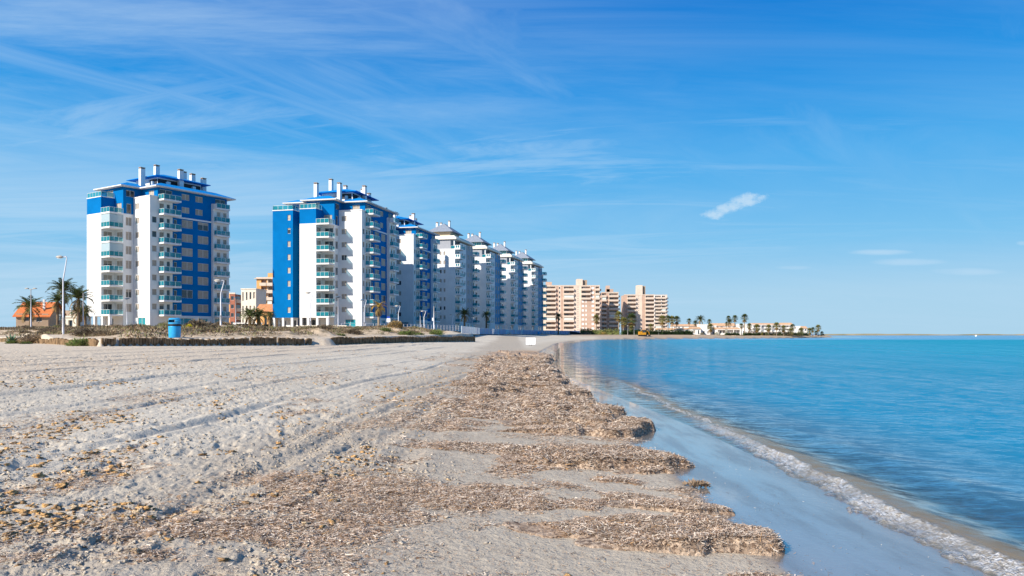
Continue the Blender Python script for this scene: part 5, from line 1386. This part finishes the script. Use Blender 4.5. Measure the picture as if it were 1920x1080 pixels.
hedge(1240, 1500, 326, 398, .5, .6, 1.5, ['tan_wall'] if False else ['scrub_brown', 'scrub'], 'ragged brown growth on the sea bank below the villas', 57)
hedge(442, 515, 172, 176, 2.6, 1.5, 1.6, ['scrub_green', 'hedge_pale'], 'green hedge between the first two towers', 58)
# more greenery in the villa gardens
for i, (px, d, w_, h_, mats, lb) in enumerate(((1249, 372, 3.2, 1.8, ['scrub_green', 'hedge'], 'low green bush before the leftmost low villa'), (1273, 374, 3.0, 1.6, ['hedge', 'scrub_brown'], 'dark bush before the villa with the blue shaded porch'),
        (1316, 372, 2.6, 1.5, ['scrub_green', 'scrub'], 'pale bush at the foot of the tall blank white villa'), (1344, 370, 3.0, 1.7, ['scrub_green', 'hedge'], 'green bush at the left end of the dark glazed villas'),
        (1375, 372, 3.4, 1.6, ['hedge', 'scrub_green'], 'dark green bush before the right dark glazed villa'), (1398, 374, 3.0, 2.2, ['scrub_brown', 'scrub_green'], 'brown green bush at the base of the tallest thin palm'),
        (1449, 382, 3.4, 2.1, ['scrub_green', 'scrub_brown'], 'mixed bush before the middle bay of the terrace'), (1462, 384, 3.2, 2.6, ['hedge', 'scrub_green'], 'tall dark bush right of the middle bay of the terrace'),
        (1471, 385, 3.6, 1.9, ['scrub_brown', 'hedge'], 'dark brown shrub before the right bay of the terrace'), (1491, 388, 3.0, 1.7, ['scrub_green', 'hedge'], 'green shrub left of the last villa'),
        (1511, 398, 3.4, 1.6, ['hedge', 'scrub_green'], 'dark shrub right of the last white villa'), (1100, 326, 5.0, 1.5, ['scrub_brown', 'scrub'], 'dry brown bush on the sandy slope at the end of the fence'),
        (1130, 326, 4.0, 1.8, ['hedge_pale', 'gold_scrub'], 'yellow green bush on the sandy slope below the flats'))):
    far_bush(px, 0, d, w_, h_, mats, lb, 80 + i)
# ------------------------------------------------------------------ beach furniture
M['bin_blue'] = surf('bin_blue_plastic', (.02, .33, .66), .4, .45, .06, 3)
M['post_grey'] = surf('weathered_post', (.34, .33, .32), .6, .3, .05)
M['black'] = surf('black_rubber', (.02, .02, .022), .6, .3, .1)
M['lamp_metal'] = surf('lamp_metal', (.62, .62, .66), .35, .5, .03, 2)
M['lamp_head'] = surf('lamp_head', (.42, .38, .33), .5, .4, .05)
M['lamp_blue'] = surf('lamp_head_blue', (.06, .13, .22), .5, .4, .05)
M['wood'] = surf('palisade_wood', (.25, .165, .095), .95, .1, .25, 2.2, bump=.8, bscale=18, stain=.4)
M['sign_white'] = surf('sign_white', (.86, .86, .86), .5, .3, .01)
M['sign_blue'] = surf('sign_blue', (.03, .08, .45), .5, .3, .05)
M['concrete'] = surf('concrete', (.50, .46, .40), .9, .2, .1, 1.5, bump=.3, bscale=12)
M['fence_blue'] = surf('fence_mesh_blue', (.12, .26, .50), .5, .4, .12, .4)
M['fence_teal'] = surf('fence_panel_teal', (.04, .42, .62), .4, .4, .12, .6)
M['fence_pale'] = surf('fence_panel_pale', (.25, .34, .50), .5, .4, .12, .6)
M['near_black'] = surf('near_black_matt', (.03, .035, .045), .9, .1, .2, 1.0)
M['yellow_paint'] = surf('yellow_machine_paint', (.55, .25, .01), .5, .4, .1)
M['rock'] = surf('shore_rock', (.40, .30, .21), .9, .1, .2, .8, bump=.6, bscale=3)
M['red_sign'] = surf('red_cloth', (.5, .04, .03), .7, .2, .05)

# litter bin on the dune edge
x = X(327.5, 49.2); d = 49.2; zb = hz(x, d) - .02
bin_ = empty('litter_bin', (x, d, zb), R(-18), 'bright blue litter bin with a slotted domed hood behind the palisade', 'litter bin'); bin_.scale = (1.16, 1.16, 1.13)
MB().lathe([(.31, 0), (.315, .05), (.335, .66), (.335, .70)], 32).build('bin_body', M['bin_blue'], bin_, True)
MB().lathe([(.345, .70), (.345, .76), (.34, .80)], 32).build('band', M['black'], bin_, True)
h_ = MB(); n = 32; r0 = .34
def ring(z, r): return [(r * math.cos(2 * math.pi * j / n), r * math.sin(2 * math.pi * j / n), z) for j in range(n)]
zz = [.80, .90, 1.06, 1.14]; rr = [.335, .34, .325, .30]
for k in range(3):
    A, B_ = ring(zz[k], rr[k]), ring(zz[k + 1], rr[k + 1])
    for j in range(n):
        q = (j + 1) % n; a = math.degrees(2 * math.pi * (j + .5) / n)
        if k == 1 and (240 < a < 312 or 60 < a < 132): continue
        h_.quad(A[j], A[q], B_[q], B_[j])
T = ring(1.14, .30); T2 = ring(1.175, .22)
for j in range(n): q = (j + 1) % n; h_.quad(T[j], T[q], T2[q], T2[j])
h_.f.append(tuple(range(len(h_.v), len(h_.v) + n))); h_.v += T2; h_.m.append(0)
ho = h_.build('hood', M['bin_blue'], bin_, True)
so = ho.modifiers.new('s', 'SOLIDIFY'); so.thickness = .012; so.offset = -1
MB().tube([(.345, -.05, .78), (.36, -.12, .77), (.33, -.2, .76)], .018, 8).build('latch', M['black'], bin_, True)

# street lamps with a bent mast
pole = MB().tube([(0, 0, -.3), (0, 0, .9)], [.085, .085], 12).tube([(0, 0, .9), (.0, 0, 2.9), (.10, 0, 3.25), (.29, 0, 3.95), (.30, 0, 4.08), (.22, 0, 4.12), (-.02, 0, 4.10)], [.062, .055, .05, .042, .04, .036, .03], 10)
pole_m = pole.mesh('pole', M['lamp_metal'], True)
def head_mesh(mat):
    b = MB(); b.lathe([(.02, -.07), (.20, -.06), (.33, -.01), (.33, .02), (.26, .09), (.12, .14), (.02, .15)], 20, (-.30, 0, 4.08), 0, .62); return b.mesh('lamp_head', M[mat], True)
hm_, hb_ = head_mesh('lamp_head'), head_mesh('lamp_blue')
lens_m = MB().lathe([(.02, -.05), (.16, -.045), (.24, -.01)], 16, (-.30, 0, 4.02), 0, .6).mesh('lens', M['sign_white'], True)
LP = [(118.5, 480, 64, 'tallest looking bent street lamp at far left before the dark palms'), (414, 525, 69, 'bent street lamp in front of the right side of the nearest tower'), (582, 548, 89, 'bent street lamp before the white face of the winged tower'),
      (683, 562, 108, 'street lamp with dark head by the corner of the winged tower'), (747, 573, 130, 'street lamp above the golden dry bush'), (795, 583, 159, 'street lamp left of the tall pole with the white box'),
      (848, 590, 189, 'street lamp left of the shaded palm by the beige penthouse tower'), (886, 595, 219, 'street lamp between the two shaded palms, nearer the left one'), (918, 600, 245, 'street lamp right beside the second shaded palm'),
      (946, 602, 259, 'street lamp before the third grey roofed tower'), (982, 604, 304, 'street lamp before the last grey roofed tower'), (1013, 606, 340, 'last street lamp of the promenade row by the salmon flats')]
for i, (px, py, d, lb) in enumerate(LP):
    x = X(px, d); zt = Z(py, d); zb = hz(x, d); s = (zt - zb) / 4.15 if i > 0 else (zt - zb) / 4.15
    r = empty('street_lamp', (x, d, zb), 0, lb, 'street lamp', 'bent street lamps along the promenade')
    s = max(.6, s)
    o = inst('pole', pole_m, r); o.scale = (1 if i < 5 else 1.3, 1, s)
    o2 = inst('lamp_head', hb_ if i == 3 else hm_, r, (0, 0, 4.1 * (s - 1)), 0); inst('lens', lens_m, o2)
    if i >= 5: o2.scale = (1.15, 1.15, 1); 
def post_lamp(px, py, d, label, kind='disc'):
    x = X(px, d); zb = hz(x, d); h = Z(py, d) - zb
    r = empty('lamp_post', (x, d, zb), 0, label, 'lamp post')
    MB().tube([(0, 0, -.2), (0, 0, h)], [.06, .04], 8).build('pole', M['lamp_metal'] if kind != 'dark' else M['near_black'], r, True)
    if kind == 'double':
        for sx in (-1, 1):
            b = MB(); b.tube([(0, 0, h - .1), (sx * .35, 0, h + .05)], .03, 6); b.lathe([(.05, -.05), (.28, 0), (.2, .08), (.03, .1)], 14, (sx * .5, 0, h + .05), 0, .6); b.build('lamp_head', M['lamp_head'], r, True)
    else:
        MB().lathe([(.05, -.12), (.38, 0), (.36, .06), (.05, .09)], 18, (0, 0, h)).build('lamp_head', M['lamp_blue'], r, True)
    return r
post_lamp(58, 542, 92, 'thin post with two lamp heads rising from the left palm', 'double')
post_lamp(634, 557, 104, 'straight post with flat blue disc head before the winged tower')
post_lamp(238, 560, 112, 'straight post with flat dark disc head before the nearest tower windows')
post_lamp(442, 558, 130, 'straight post with dark disc head right of the nearest tower')
for (px, d, top, lb) in ((1177, 314, 611, 'thick grey lamp post at the left of the dark hedge'), (1189, 316, 612, 'second grey lamp post along the dark hedge'), (1201, 320, 616, 'thin lamp post behind the yellow digger'), (1217, 324, 617, 'thin lamp post right of the yellow digger'),
                         (1235, 330, 616, 'thin lamp post before the pale tall block'), (1251, 338, 617, 'thin lamp post below the leftmost low villa'), (1268, 345, 617, 'thin lamp post between the low villas'), (1283, 352, 618, 'thin lamp post left of the dark round tree')):
    x = X(px, d); zb = .9; h = Z(top, d) - zb
    r = empty('lamp_post', (x, d, zb), 0, lb, 'lamp post', 'lamp posts along the far sea wall')
    MB().tube([(0, 0, -.5), (0, 0, h)], [.12 if px < 1195 else .07, .06], 8).build('pole', M['post_grey'], r, True)
    MB().lathe([(.05, -.15), (.3, 0), (.25, .15), (.05, .2)], 12, (0, 0, h)).build('lamp_head', M['lamp_head'], r, True)

# palisades of logs holding back the dune
def palisade(pts, ztop, label, seed):
    rg = random.Random(seed); P = [Vector((a, b, 0)) for a, b in pts]; segs = []
    x0, y0 = pts[0]; root = MB(); dist = 0
    for i in range(len(P) - 1):
        a, b = P[i], P[i + 1]; L = (b - a).length; n = max(1, int(L / .17)); n0 = Vector((b.y - a.y, -(b.x - a.x), 0)).normalized() * .13
        for k in range(n):
            p = a.lerp(b, (k + .5) / n) + n0; zt = ztop + rg.uniform(-.05, .05) + .06 * math.sin((dist + k * .17) * .7)
            if rg.random() < .03: continue
            tl = rg.uniform(-.015, .015)
            root.tube([(p.x - x0, p.y - y0, .3 - .2), (p.x - x0 + tl, p.y - y0, zt)], rg.uniform(.075, .095), 7)
        dist += L
    o = root.build('log_palisade', M['wood'], loc=(x0, y0, 0), smooth=False)
    return tag(o, label, 'palisade', 'log palisades at the foot of the dune')
palisade([(-51, 73), (-37, 58), (-24.15, 43.7)], 1.38, 'low far left palisade, mostly buried in sand', 1)
palisade([(-24, 43.5), (-21.3, 47.3), (-18.8, 51.5), (-15.5, 57.5)], 1.44, 'palisade of vertical logs below the blue litter bin', 2)
palisade([(-14.75, 60.2), (-12, 79), (-5.3, 104), (-6.4, 106)], 1.42, 'dark shaded palisade from the sand slump to its right end post', 3)

# blank white board standing on the beach
d = 98; x = X(995, d); zb = hz(x, d)
r = empty('notice_board', (x, d, zb), R(4), 'blank white board standing on the sand near the water', 'notice board')
MB().box(-.63, .63, -.03, .03, .16, 1.06).build('panel', M['sign_white'], r)
for sx in (-.12, .12): MB().box(sx - .03, sx + .03, -.02, .02, -.2, .155).build('leg', M['near_black'], r)

# small sign and tall pole
d = 104; x = X(728.5, d); zb = hz(x, d)
r = empty('signpost', (x, d, zb), 0, 'signpost with a white panel under a blue one, right of the golden palm', 'signpost')
h = Z(594, d) - zb
MB().tube([(0, 0, -.2), (0, 0, h)], .03, 8).build('post', M['lamp_metal'], r); MB().box(-.26, .26, -.06, -.035, h - .75, h - .22).build('white_panel', M['sign_white'], r); MB().box(-.2, .2, -.06, -.035, h - .2, h + .05).build('blue_panel', M['sign_blue'], r)
d = 150; x = X(813.5, d); zb = hz(x, d); h = Z(574, d) - zb
r = empty('mast', (x, d, zb), 0, 'tall plain pole with a small white box, left of the beige penthouse tower base', 'pole')
MB().tube([(0, 0, -.3), (0, 0, h)], [.12, .09], 10).build('pole', M['lamp_metal'], r, True); MB().box(-.35, -.1, -.12, .1, 1.0 + 1.1, 1.6 + 1.1).build('box', M['sign_white'], r)
d = 112; 
for (px, h, lb) in ((156, 4.8, 'thin green pole left of the nearest tower'), (788, 3.0, 'short thin grey pole before the third blue tower')):
    dd = 100 if px < 200 else 150; x = X(px, dd); r = MB().tube([(0, 0, -.3), (0, 0, h)], .06, 8).build('plain_pole', M['lamp_metal'], loc=(x, dd, hz(x, dd)), smooth=True); tag(r, lb, 'pole')

# promenade fence of blue panels with a dark skirt and concrete posts
FP = [(-10.5, 150), (-9, 185), (-5, 240), (2, 280), (10, 310), (24, 345), (33, 366)]
def along(pts, step):
    out = []
    for i in range(len(pts) - 1):
        a, b = Vector(pts[i]), Vector(pts[i + 1]); L = (b - a).length; n = max(1, int(round(L / step)))
        for k in range(n): out.append((a.lerp(b, k / n), a.lerp(b, (k + 1) / n)))
    return out
root = empty('promenade_fence', (FP[0][0], FP[0][1], 0), 0, 'blue panelled fence with dark netting along the promenade edge', 'fence'); x0, y0 = FP[0]
wl = MB(); skirt_shade = MB(); rl = MB(); rg = random.Random(4); groups = {'fence_blue': MB(), 'fence_teal': MB(), 'fence_pale': MB()}
for i, (a, b) in enumerate(along(FP, 2.4)):
    n0 = Vector((b.y - a.y, -(b.x - a.x))).normalized() * .35; a2, b2 = a + n0, b + n0; zb = 1.72; zt = 3.35
    def q(mb, p, r_, z0, z1, off=0.0, m=0):
        nn = n0.normalized() * off; mb.quad((p.x - x0 + nn.x, p.y - y0 + nn.y, z0), (r_.x - x0 + nn.x, r_.y - y0 + nn.y, z0), (r_.x - x0 + nn.x, r_.y - y0 + nn.y, z1), (p.x - x0 + nn.x, p.y - y0 + nn.y, z1), m)
    q(wl, a2, b2, .8, zb); q(skirt_shade, a2, b2, 1.2 + .25 * rg.random(), zb + .02, .06)  # near-black strip paints the shadow onto the low retaining wall
    c_ = a2.lerp(b2, .04); e_ = a2.lerp(b2, .96)
    q(groups[rg.choice(['fence_blue', 'fence_blue', 'fence_teal', 'fence_pale', 'fence_blue'])], c_, e_, zb + .05, zt, 0, 0)
    q(rl, a2, b2, zt, zt + .06, .03); wl.quad((a2.x - x0, a2.y - y0, zb), (b2.x - x0, b2.y - y0, zb), (b.x - x0 - .4, b.y - y0, zb), (a.x - x0 - .4, a.y - y0, zb))
    rl.box(a2.x - x0 - .05, a2.x - x0 + .05, a2.y - y0 - .05, a2.y - y0 + .05, zb, zt + .06)
wl.build('base_wall', M['concrete'], root); skirt_shade.build('skirting', M['near_black'], root); rl.build('railing', M['rail'], root)
for k_, mb in groups.items(): mb.build('panel', M[k_], root)
for (px, d, lb) in ((896, 205, 'concrete post at the left of the promenade fence'), (956, 262, 'concrete post before the third grey roofed tower'), (1016, 318, 'left post of the close pair below the salmon block'), (1024, 322, 'right post of the close pair below the salmon block'), (1042, 330, 'concrete post in the middle of the dark netting'), (1066, 345, 'concrete post near the right end of the netting'), (1088, 350, 'last concrete post at the end of the netting')):
    x = X(px, d); zb = hz(x, d); o = MB().prism([(-.3, -.2), (.3, -.2), (.3, .2), (-.3, .2)], 0, .9).build('bollard', M['concrete'], loc=(x, d - 3.5, hz(x, d - 3.5) - .1)); 
    o.modifiers.new('b', 'BEVEL').width = .06; tag(o, lb, 'bollard', 'concrete posts along the promenade')
for (px, d, lb) in ((887, 200, 'small blue bin at the left of the promenade fence'), (1009, 312, 'small blue bin before the last grey roofed tower')):
    x = X(px, d); r = empty('blue_bin', (x, d - 4, hz(x, d - 4)), 0, lb, 'bin', 'blue bins along the promenade')
    MB().lathe([(.34, 0), (.42, 1.0)], 14).build('bin_body', M['bin_blue'], r, True); MB().lathe([(.44, 1.0), (.44, 1.1), (.3, 1.3)], 14).build('lid', M['bin_blue'], r, True)
# dark ramp netting at the end of the fence
b = MB(); A = [(X(1050, 345), 345), (X(1070, 352), 352), (X(1096, 356), 356), (X(1110, 358), 358)]; T_ = [3.4, 3.2, 2.2, 1.3]
for i in range(3): b.quad((*A[i], .8), (*A[i + 1], .8), (*A[i + 1], T_[i + 1]), (*A[i], T_[i]))
for i in range(3): b.quad((*A[i], T_[i]), (*A[i + 1], T_[i + 1]), (A[i + 1][0], A[i + 1][1] + .5, T_[i + 1]), (A[i][0], A[i][1] + .5, T_[i]))
o = b.build('ramp_skirting', M['near_black']); tag(o, 'dark sloping netting on the ramp at the right end of the blue fence', 'skirting')
# railing around the first towers
M['low_wall'] = M['cream']
o = MB().box(0, X(650, 140) - X(565, 140), 0, .3, -.2, .75).build('garden_wall', M['cream'], loc=(X(565, 140), 140, hz(X(600, 140), 140))); tag(o, 'low cream wall at the foot of the winged tower', 'garden wall')
def railing(px0, px1, d0, d1, z, h, label):
    xa, xb = X(px0, d0), X(px1, d1); b = MB(); L = math.hypot(xb - xa, d1 - d0); n = int(L / 1.4)
    for i in range(n + 1): t = i / n; b.box((xb - xa) * t - .03, (xb - xa) * t + .03, (d1 - d0) * t - .03, (d1 - d0) * t + .03, -.2, h)
    for hh in (h, h * .55, h * .2):
        b.tube([(0, 0, hh), (xb - xa, d1 - d0, hh)], .025, 5)
    return tag(b.build('railing', M['lamp_metal'], loc=(xa, d0, z)), label, 'railing')
railing(640, 700, 142, 146, 2.7, 1.1, 'thin white railing at the foot of the winged tower'); railing(705, 860, 146, 178, 2.75, 1.1, 'long pale railing before the blue and beige topped towers')

# digger on the far shore
d = 296; x = X(1206, d); r = empty('excavator', (x, d, hz(x, d) - .05), R(8), 'small yellow digger parked at the water edge below the salmon flats', 'digger')
for sy in (-.9, .9):
    MB().prism([(-1.7, sy - .25), (1.2, sy - .25), (1.2, sy + .25), (-1.7, sy + .25)], 0.05, .6).build('track', M['black'], r)
b = MB(); b.prism([(-1.8, -.9), (.9, -.9), (1.1, .9), (-1.8, .9)], .6, 1.5); b.prism([(-1.8, -.8), (-.6, -.8), (-.6, .8), (-1.8, .8)], 1.5, 1.9); b.build('body', M['yellow_paint'], r)
b = MB(); b.prism([(-.4, -.8), (.7, -.8), (.6, .3), (-.4, .3)], 1.5, 2.5); b.build('cab', M['dark_pane'], r)
MB().prism([(-.5, -.9), (.8, -.9), (.8, .4), (-.5, .4)], 2.5, 2.62).build('cab_roof', M['yellow_paint'], r)
MB().tube([(.9, 0, 1.2), (1.6, 0, 2.2), (2.4, 0, 1.5), (2.5, 0, .5)], [.16, .18, .14, .1], 6).build('arm', M['yellow_paint'], r); MB().prism([(2.2, -.4), (2.9, -.4), (2.9, .4), (2.2, .4)], .05, .55).build('bucket', M['black'], r)
# rocks along the far sea bank
rg = random.Random(9); rock_ms = []
for k in range(4):
    b = MB(); b.lathe([(.3, -.3), (.75, -.05), (.8, .2), (.55, .5), (.15, .6)], 7, (0, 0, 0), 0, .8)
    b.v = [(a + rg.uniform(-.15, .15), c_ + rg.uniform(-.12, .12), e_ + rg.uniform(-.08, .08)) for (a, c_, e_) in b.v]; rock_ms.append(b.mesh('rock', M['rock']))
for i in range(80):
    f = i / 79; px = 1228 + f * 322; d = float(np.interp(px, [1228, 1350, 1450, 1550], [309, 335, 378, 490])) - 1 + rg.uniform(-1, 1.5); s = rg.uniform(.7, 1.6)
    o = inst('rock', rock_ms[i % 4], None, (X(px, d), d, .15 + rg.uniform(0, .3)), rg.uniform(0, 6), s); tag(o, 'brown rock on the sea bank of the peninsula', 'rock', 'rocks along the peninsula sea bank')
# buoy far out
o = MB().lathe([(.2, -.4), (.9, .1), (.6, .9), (.1, 1.2)], 12).build('buoy', M['sign_white'], loc=(X(1830, 700), 700, 0), smooth=True); tag(o, 'tiny white buoy on the sea at right', 'buoy')
# dark clump of wrack lying in the film of water
xw, yw = X(1308, 7.9), 7.9
o = inst('wrack_clump', shrub_mesh('wrack_clump', .13, .035, 260, .04, ['scrub_brown', 'scrub_brown'], 77, .25, 0), None, (xw, yw, hz(xw, yw))); tag(o, 'small dark seagrass clump lying alone on the wet sand', 'wrack clump')

# ------------------------------------------------------------------ sky, sun, camera
SUN_EL, SUN_AZ = R(31.5), R(46.5)        # azimuth: degrees to the left of straight behind the camera
sdir = Vector((-math.sin(SUN_AZ) * math.cos(SUN_EL), -math.cos(SUN_AZ) * math.cos(SUN_EL), math.sin(SUN_EL)))
L = bpy.data.lights.new('sun', 'SUN'); L.energy = 5.0; L.angle = R(.53); L.color = (1, .925, .81)
lo = bpy.data.objects.new('sun', L); COL.objects.link(lo); lo.rotation_euler = (-sdir).to_track_quat('-Z', 'Y').to_euler(); lo.location = (0, 0, 60)
w = bpy.data.worlds.new('World'); bpy.context.scene.world = w; w.use_nodes = True
class WT(NT):
    def __init__(s, t): s.t = t; t.nodes.clear()
t = WT(w.node_tree)
out = t.n('ShaderNodeOutputWorld'); bg = t.n('ShaderNodeBackground')
sky = t.n('ShaderNodeTexSky'); sky.sky_type = 'NISHITA'; sky.sun_disc = False; sky.sun_elevation = SUN_EL
sky.sun_rotation = math.atan2(sdir.x, sdir.y); sky.air_density = 1.0; sky.dust_density = .35; sky.ozone_density = 3.0; sky.altitude = 0
tc = t.n('ShaderNodeTexCoord').outputs['Generated']
hsv = t.n('ShaderNodeHueSaturation'); hsv.inputs['Saturation'].default_value = SKY_SAT if 'SKY_SAT' in globals() else 1.35; hsv.inputs['Value'].default_value = 1.0; t.l(sky.outputs[0], hsv.inputs['Color'])
sx = t.n('ShaderNodeSeparateXYZ'); t.l(tc, sx.inputs[0]); dx, dy, dz = sx.outputs
# cirrus on a high plane
den = t.math('ADD', t.math('MAXIMUM', dz, 0.0), .10)
cx = t.math('DIVIDE', dx, den); cy = t.math('DIVIDE', dy, den)
cv = t.n('ShaderNodeCombineXYZ'); t.l(cx, cv.inputs[0]); t.l(cy, cv.inputs[1])
a = t.noise(t.map(t.map(cv.outputs[0], (1, 1, 1), (0, 0, R(-52))), (.42, 1.5, 1), (0, 0, 0), (2.3, 1.2, 0)), 1.3, 9, .60, .9).outputs['Fac']
bz = t.noise(t.map(cv.outputs[0], (.5, 1.0, 1), (0, 0, R(-20)), (5, 3, 0)), .38, 3, .5).outputs['Fac']
c1 = t.math('MULTIPLY', t.mapr(a, .40, .74), t.mapr(bz, .34, .60))
leftw = t.mapr(dx, .45, -.45, .30, 1.0)
c1 = t.math('MULTIPLY', t.math('MULTIPLY', c1, leftw), t.mapr(dz, -.02, .06))
veil = t.math('MULTIPLY', t.mapr(t.noise(t.map(t.map(cv.outputs[0], (1, 1, 1), (0, 0, R(-12))), (.3, .9, 1), (0, 0, 0), (1, 7, 0)), .8, 9, .66, .9).outputs['Fac'], .38, .70), t.mapr(dx, .35, -.45, .12, .60))
st = t.noise(t.map(t.map(cv.outputs[0], (1, 1, 1), (0, 0, R(8))), (.22, 1.0, 1), (0, 0, 0), (4, 2, 0)), 1.9, 10, .68, 1.1).outputs['Fac']
st = t.math('MULTIPLY', t.math('MULTIPLY', t.mapr(st, .44, .66), t.mapr(dz, .36, .24)), t.mapr(dx, .5, -.1, .10, .40))
cl = t.math('MAXIMUM', t.math('MAXIMUM', t.math('MULTIPLY', c1, .52), veil), st)
# a few small clouds near the horizon, fixed in direction
ax_ = t.math('DIVIDE', dx, dy); az_ = t.math('DIVIDE', dz, dy)
pv = t.n('ShaderNodeCombineXYZ'); t.l(ax_, pv.inputs[0]); t.l(az_, pv.inputs[1])
pn = t.noise(t.map(pv.outputs[0], (1, 1.4, 1)), 34, 7, .66).outputs['Fac']; pl = t.noise(t.map(pv.outputs[0], (1, 5, 1)), 14, 4, .6).outputs['Fac']
fwd = t.math('GREATER_THAN', dy, 0.05)
def blob(px, py, rx, ry, rot, noisev, amp, nm):
    global cl
    X0 = (px - 960) / 1400; Z0 = (627 - py) / 1400; ca, sa = math.cos(rot), math.sin(rot)
    u = t.math('SUBTRACT', ax_, X0); v = t.math('SUBTRACT', az_, Z0)
    uu = t.math('ADD', t.math('MULTIPLY', u, ca), t.math('MULTIPLY', v, sa)); vv = t.math('SUBTRACT', t.math('MULTIPLY', v, ca), t.math('MULTIPLY', u, sa))
    r2 = t.math('ADD', t.math('POWER', t.math('ABSOLUTE', t.math('DIVIDE', uu, rx / 1400)), 2), t.math('POWER', t.math('ABSOLUTE', t.math('DIVIDE', vv, ry / 1400)), 2))
    g = t.math('SUBTRACT', 1.0, r2)
    f = t.mapr(t.math('ADD', g, t.math('MULTIPLY', t.math('SUBTRACT', noisev, .5), nm)), -.1, 1.3)
    cl = t.math('MAXIMUM', cl, t.math('MULTIPLY', t.math('MULTIPLY', f, amp), fwd))
blob(1362, 392, 50, 13, .30, pn, .85, 4.4); blob(1402, 374, 42, 13, .12, pn, .85, 4.4)
blob(1652, 473, 68, 7, 0, pl, .6, 1.2); blob(1488, 502, 42, 5, 0, pl, .38, 1.2); blob(1705, 491, 90, 8, 0, pl, .48, 1.4); blob(1815, 509, 80, 9, 0, pl, .48, 1.4); blob(1916, 456, 12, 5, 0, pl, .4, 1)
rp = t.n('ShaderNodeValToRGB'); t.l(t.math('MAXIMUM', dz, 0.0), rp.inputs[0]); el = rp.color_ramp.elements
SK = [(0, (170, 210, 236)), (.055, (166, 208, 236)), (.12, (124, 194, 238)), (.22, (76, 172, 236)), (.30, (26, 148, 228)), (.40, (0, 124, 214)), (1, (0, 90, 175))]
def lin(c): return tuple(((v / 255 + .055) / 1.055) ** 2.4 if v > 10 else v / 255 / 12.92 for v in c)
for i, (p_, c_) in enumerate(SK):
    e_ = el[i] if i < 2 else el.new(p_)
    e_.position = p_; e_.color = (*[v * 7.4 / 7.4 for v in lin(c_)], 1)
clear = t.n('ShaderNodeVectorMath'); clear.operation = 'SCALE'; t.l(rp.outputs[0], clear.inputs[0]); clear.inputs['Scale'].default_value = 6.7
skyc = t.mix(.97, hsv.outputs[0], clear.outputs[0])
mx = t.mix(cl, skyc, (3.7, 5.0, 6.2))
t.l(mx, bg.inputs[0]); bg.inputs[1].default_value = .10
t.l(bg.outputs[0], out.inputs[0])
cam = bpy.data.cameras.new('camera'); co = bpy.data.objects.new('camera', cam); COL.objects.link(co)
co.location = (0, 0, CAM_Z); co.rotation_euler = (R(90), 0, 0)
cam.sensor_width = 36; cam.lens = 36 * F; cam.shift_y = 87 / 1920.0
cam.clip_start = .05; cam.clip_end = 60000
sc = bpy.context.scene; sc.camera = co
vs = sc.view_settings; sc.display_settings.display_device = 'sRGB'; vs.view_transform = 'Standard'; vs.look = 'None'; vs.gamma = 1; vs.use_curve_mapping = False; vs.exposure = 0.58
sc.cycles.max_bounces = 8; sc.cycles.transparent_max_bounces = 16
